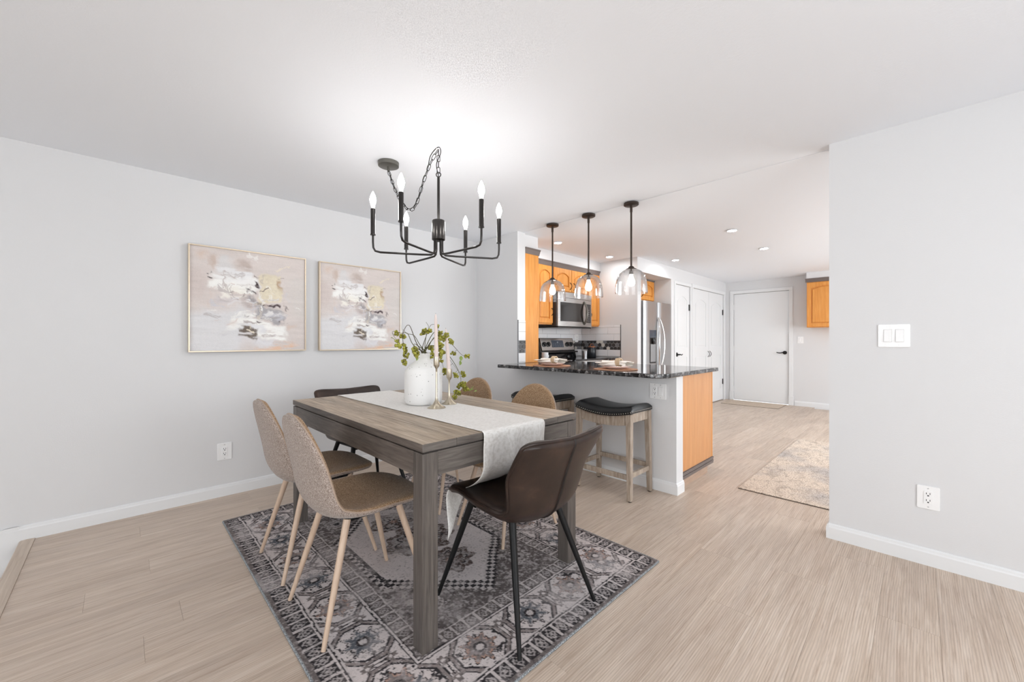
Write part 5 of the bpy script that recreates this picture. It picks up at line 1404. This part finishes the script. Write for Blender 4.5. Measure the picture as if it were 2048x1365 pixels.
# ceiling canopy, swag hook, chain and cord
CPY = cw((777 - 1024) / 797.8 * 2.558, 2.558, 0)
lpart('canopy', MB().lathe([(0.0001, 2.262), (0.056, 2.262), (0.064, 2.266), (0.0655, 2.2895), (0.0001, 2.2895)], 36, (CPY.x, CPY.y, 0)), 'gunmetal', smooth=True)
lpart('canopy_stem', MB().tube([(CPY.x, CPY.y, 2.265), (CPY.x, CPY.y, 2.235)], 0.008, 10), 'gunmetal', smooth=True)
hk = [(HC.x, HC.y, 2.2895), (HC.x, HC.y, 2.272), (HC.x + 0.010 * CA, HC.y + 0.010 * SA, 2.262), (HC.x + 0.008 * CA, HC.y + 0.008 * SA, 2.248), (HC.x - 0.004 * CA, HC.y - 0.004 * SA, 2.243), (HC.x - 0.012 * CA, HC.y - 0.012 * SA, 2.252)]
lpart('ceiling_hook', MB().tube(hk, 0.003, 8), 'plate_plastic', smooth=True)
# link shape: oval in the local XZ plane, long axis Z
lk = MB(); L_, w_ = 0.0185, 0.0085; lp = []
for k in range(24):
    a = 2 * PI * k / 24; lp.append((w_ * math.cos(a), 0, (L_ - w_) * (1 if math.sin(a) >= 0 else -1) + w_ * math.sin(a)))
lk.tube(lp, 0.0019, 7, closed=True); link_me = lk.mesh('chain_link'); link_me.materials.append(MATS['graphite'])
for p in link_me.polygons: p.use_smooth = True
A0 = Vector((CPY.x, CPY.y, 2.232)); H0 = Vector((HC.x, HC.y, 2.243)); low_ = A0.lerp(H0, 0.46); low_.z = 1.945
swag = catmull([tuple(A0), tuple(A0.lerp(low_, 0.40) + Vector((0, 0, -0.045))), tuple(A0.lerp(low_, 0.78) + Vector((0, 0, -0.035))), tuple(low_), tuple(low_.lerp(H0, 0.22) + Vector((0, 0, -0.045))), tuple(low_.lerp(H0, 0.45) + Vector((0, 0, -0.005))), tuple(low_.lerp(H0, 0.70) + Vector((0, 0, 0.02))), tuple(low_.lerp(H0, 0.9) + Vector((0, 0, 0.012))), tuple(H0)], 400)
def chain(curve, pitch=0.0325):
    s = np.r_[0, np.cumsum(np.linalg.norm(np.diff(curve, axis=0), axis=1))]; n_ = int(s[-1] / pitch); q = 0
    for i in range(n_):
        sc = (i + 0.5) * s[-1] / n_; p = Vector([np.interp(sc, s, curve[:, k]) for k in range(3)])
        p2 = Vector([np.interp(min(sc + 0.008, s[-1]), s, curve[:, k]) for k in range(3)]); p1 = Vector([np.interp(max(sc - 0.008, 0), s, curve[:, k]) for k in range(3)])
        o = bpy.data.objects.new('chain_link', link_me); link(o, t)
        rot = (p2 - p1).to_track_quat('Z', 'Y') @ Matrix.Rotation(PI / 2 * (i % 2) + 0.5, 4, 'Z').to_quaternion()
        o.rotation_mode = 'QUATERNION'; o.rotation_quaternion = rot; o.location = Lc(*p)
chain(swag)
chain(catmull([(HC.x, HC.y, 2.243), (HC.x, HC.y, 2.18), (HC.x, HC.y, 2.108)], 80))
cord = catmull([tuple(A0)] + [tuple(Vector(swag[i]) + Vector((0.006 * math.sin(i * 0.06), 0.006 * math.cos(i * 0.07), 0.008 if 120 < i < 300 else 0.004))) for i in range(30, 360, 30)] + [tuple(H0 + (A0 - H0).normalized() * 0.07 + Vector((0, 0, -0.02))), tuple(H0 + (A0 - H0).normalized() * 0.025 + Vector((0, 0, 0.012))), tuple(H0 + Vector((0.004, 0.004, 0.014))), tuple(H0 + Vector((0.012 * CA, 0.012 * SA, -0.02))), (HC.x - 0.008, HC.y - 0.008, 2.16), (HC.x, HC.y, 2.09)], 160)
lpart('cord', MB().tube([tuple(p) for p in cord], 0.0024, 7), 'black_metal', smooth=True)

# ------------------------------------------------------------------ pendants over the bar
def pendant(x, y, label):
    t = thing('pendant_light', label, 'pendant light', (x, y, 1.54), group='glass dome pendants over the bar')
    z0 = 1.54
    local('canopy', MB().lathe([(0.0001, 0.726), (0.056, 0.726), (0.060, 0.729), (0.060, 0.7445), (0.0001, 0.7445)], 32), 'oil_bronze', t, smooth=True)
    local('rod', MB().lathe([(0.0001, 0.20), (0.0078, 0.20), (0.0078, 0.670), (0.0105, 0.672), (0.0105, 0.728), (0.0001, 0.729)], 14), 'oil_bronze', t, smooth=True)
    local('cap', MB().lathe([(0.0001, 0.197), (0.042, 0.197), (0.042, 0.202), (0.026, 0.208), (0.022, 0.218), (0.010, 0.226), (0.0001, 0.228)], 28), 'oil_bronze', t, smooth=True)
    prof = [(0.034, 0.198), (0.055, 0.194), (0.078, 0.182), (0.098, 0.162), (0.112, 0.136), (0.121, 0.104), (0.126, 0.066), (0.129, 0.03), (0.130, 0.0), (0.1275, 0.0), (0.1265, 0.03), (0.1235, 0.066), (0.1185, 0.103), (0.1095, 0.134), (0.096, 0.159), (0.077, 0.179), (0.055, 0.1905), (0.034, 0.195)]
    local('glass_shade', MB().lathe(prof, 48), 'clear_glass', t, smooth=True)
    local('socket', MB().lathe([(0.0001, 0.155), (0.017, 0.155), (0.018, 0.197), (0.0001, 0.197)], 18), 'oil_bronze', t, smooth=True)
    local('bulb', MB().lathe([(0.0001, 0.058), (0.014, 0.061), (0.026, 0.072), (0.030, 0.090), (0.026, 0.112), (0.016, 0.135), (0.0125, 0.156), (0.0001, 0.156)], 20), 'pendant_glow', t, smooth=True)
    return t
pendant(-2.514, 3.012, 'clear glass dome pendant nearest the stub wall, leftmost of three')
pendant(-2.092, 3.012, 'clear glass dome pendant hanging in the middle of three')
pendant(-1.670, 3.012, 'clear glass dome pendant nearest the right, in front of the fridge alcove')

# ------------------------------------------------------------------ recessed lights
for (x, y, lb) in ((-2.936, 3.613, 'round recessed ceiling light behind the leftmost pendant'), (-2.941, 4.72, 'round recessed ceiling light near the kitchen corner soffit'), (-2.409, 5.577, 'round recessed ceiling light in front of the fridge alcove'),
                   (-1.356, 4.499, 'round recessed ceiling light nearest the camera in the kitchen walkway'), (-1.343, 5.652, 'round recessed ceiling light farther along the kitchen walkway')):
    t = thing('recessed_light', lb, 'ceiling light', (x, y, H - 0.005), group='recessed lights in the kitchen ceiling')
    local('trim_ring', MB().lathe([(0.043, 0.0), (0.055, 0.0), (0.057, -0.003), (0.045, -0.005), (0.040, -0.001), (0.040, 0.0)], 36), 'trim_paint', t, smooth=True)
    local('diffuser', MB().lathe([(0.0001, -0.002), (0.041, -0.002), (0.041, -0.0005), (0.0001, -0.0005)], 36), 'can_glow', t)
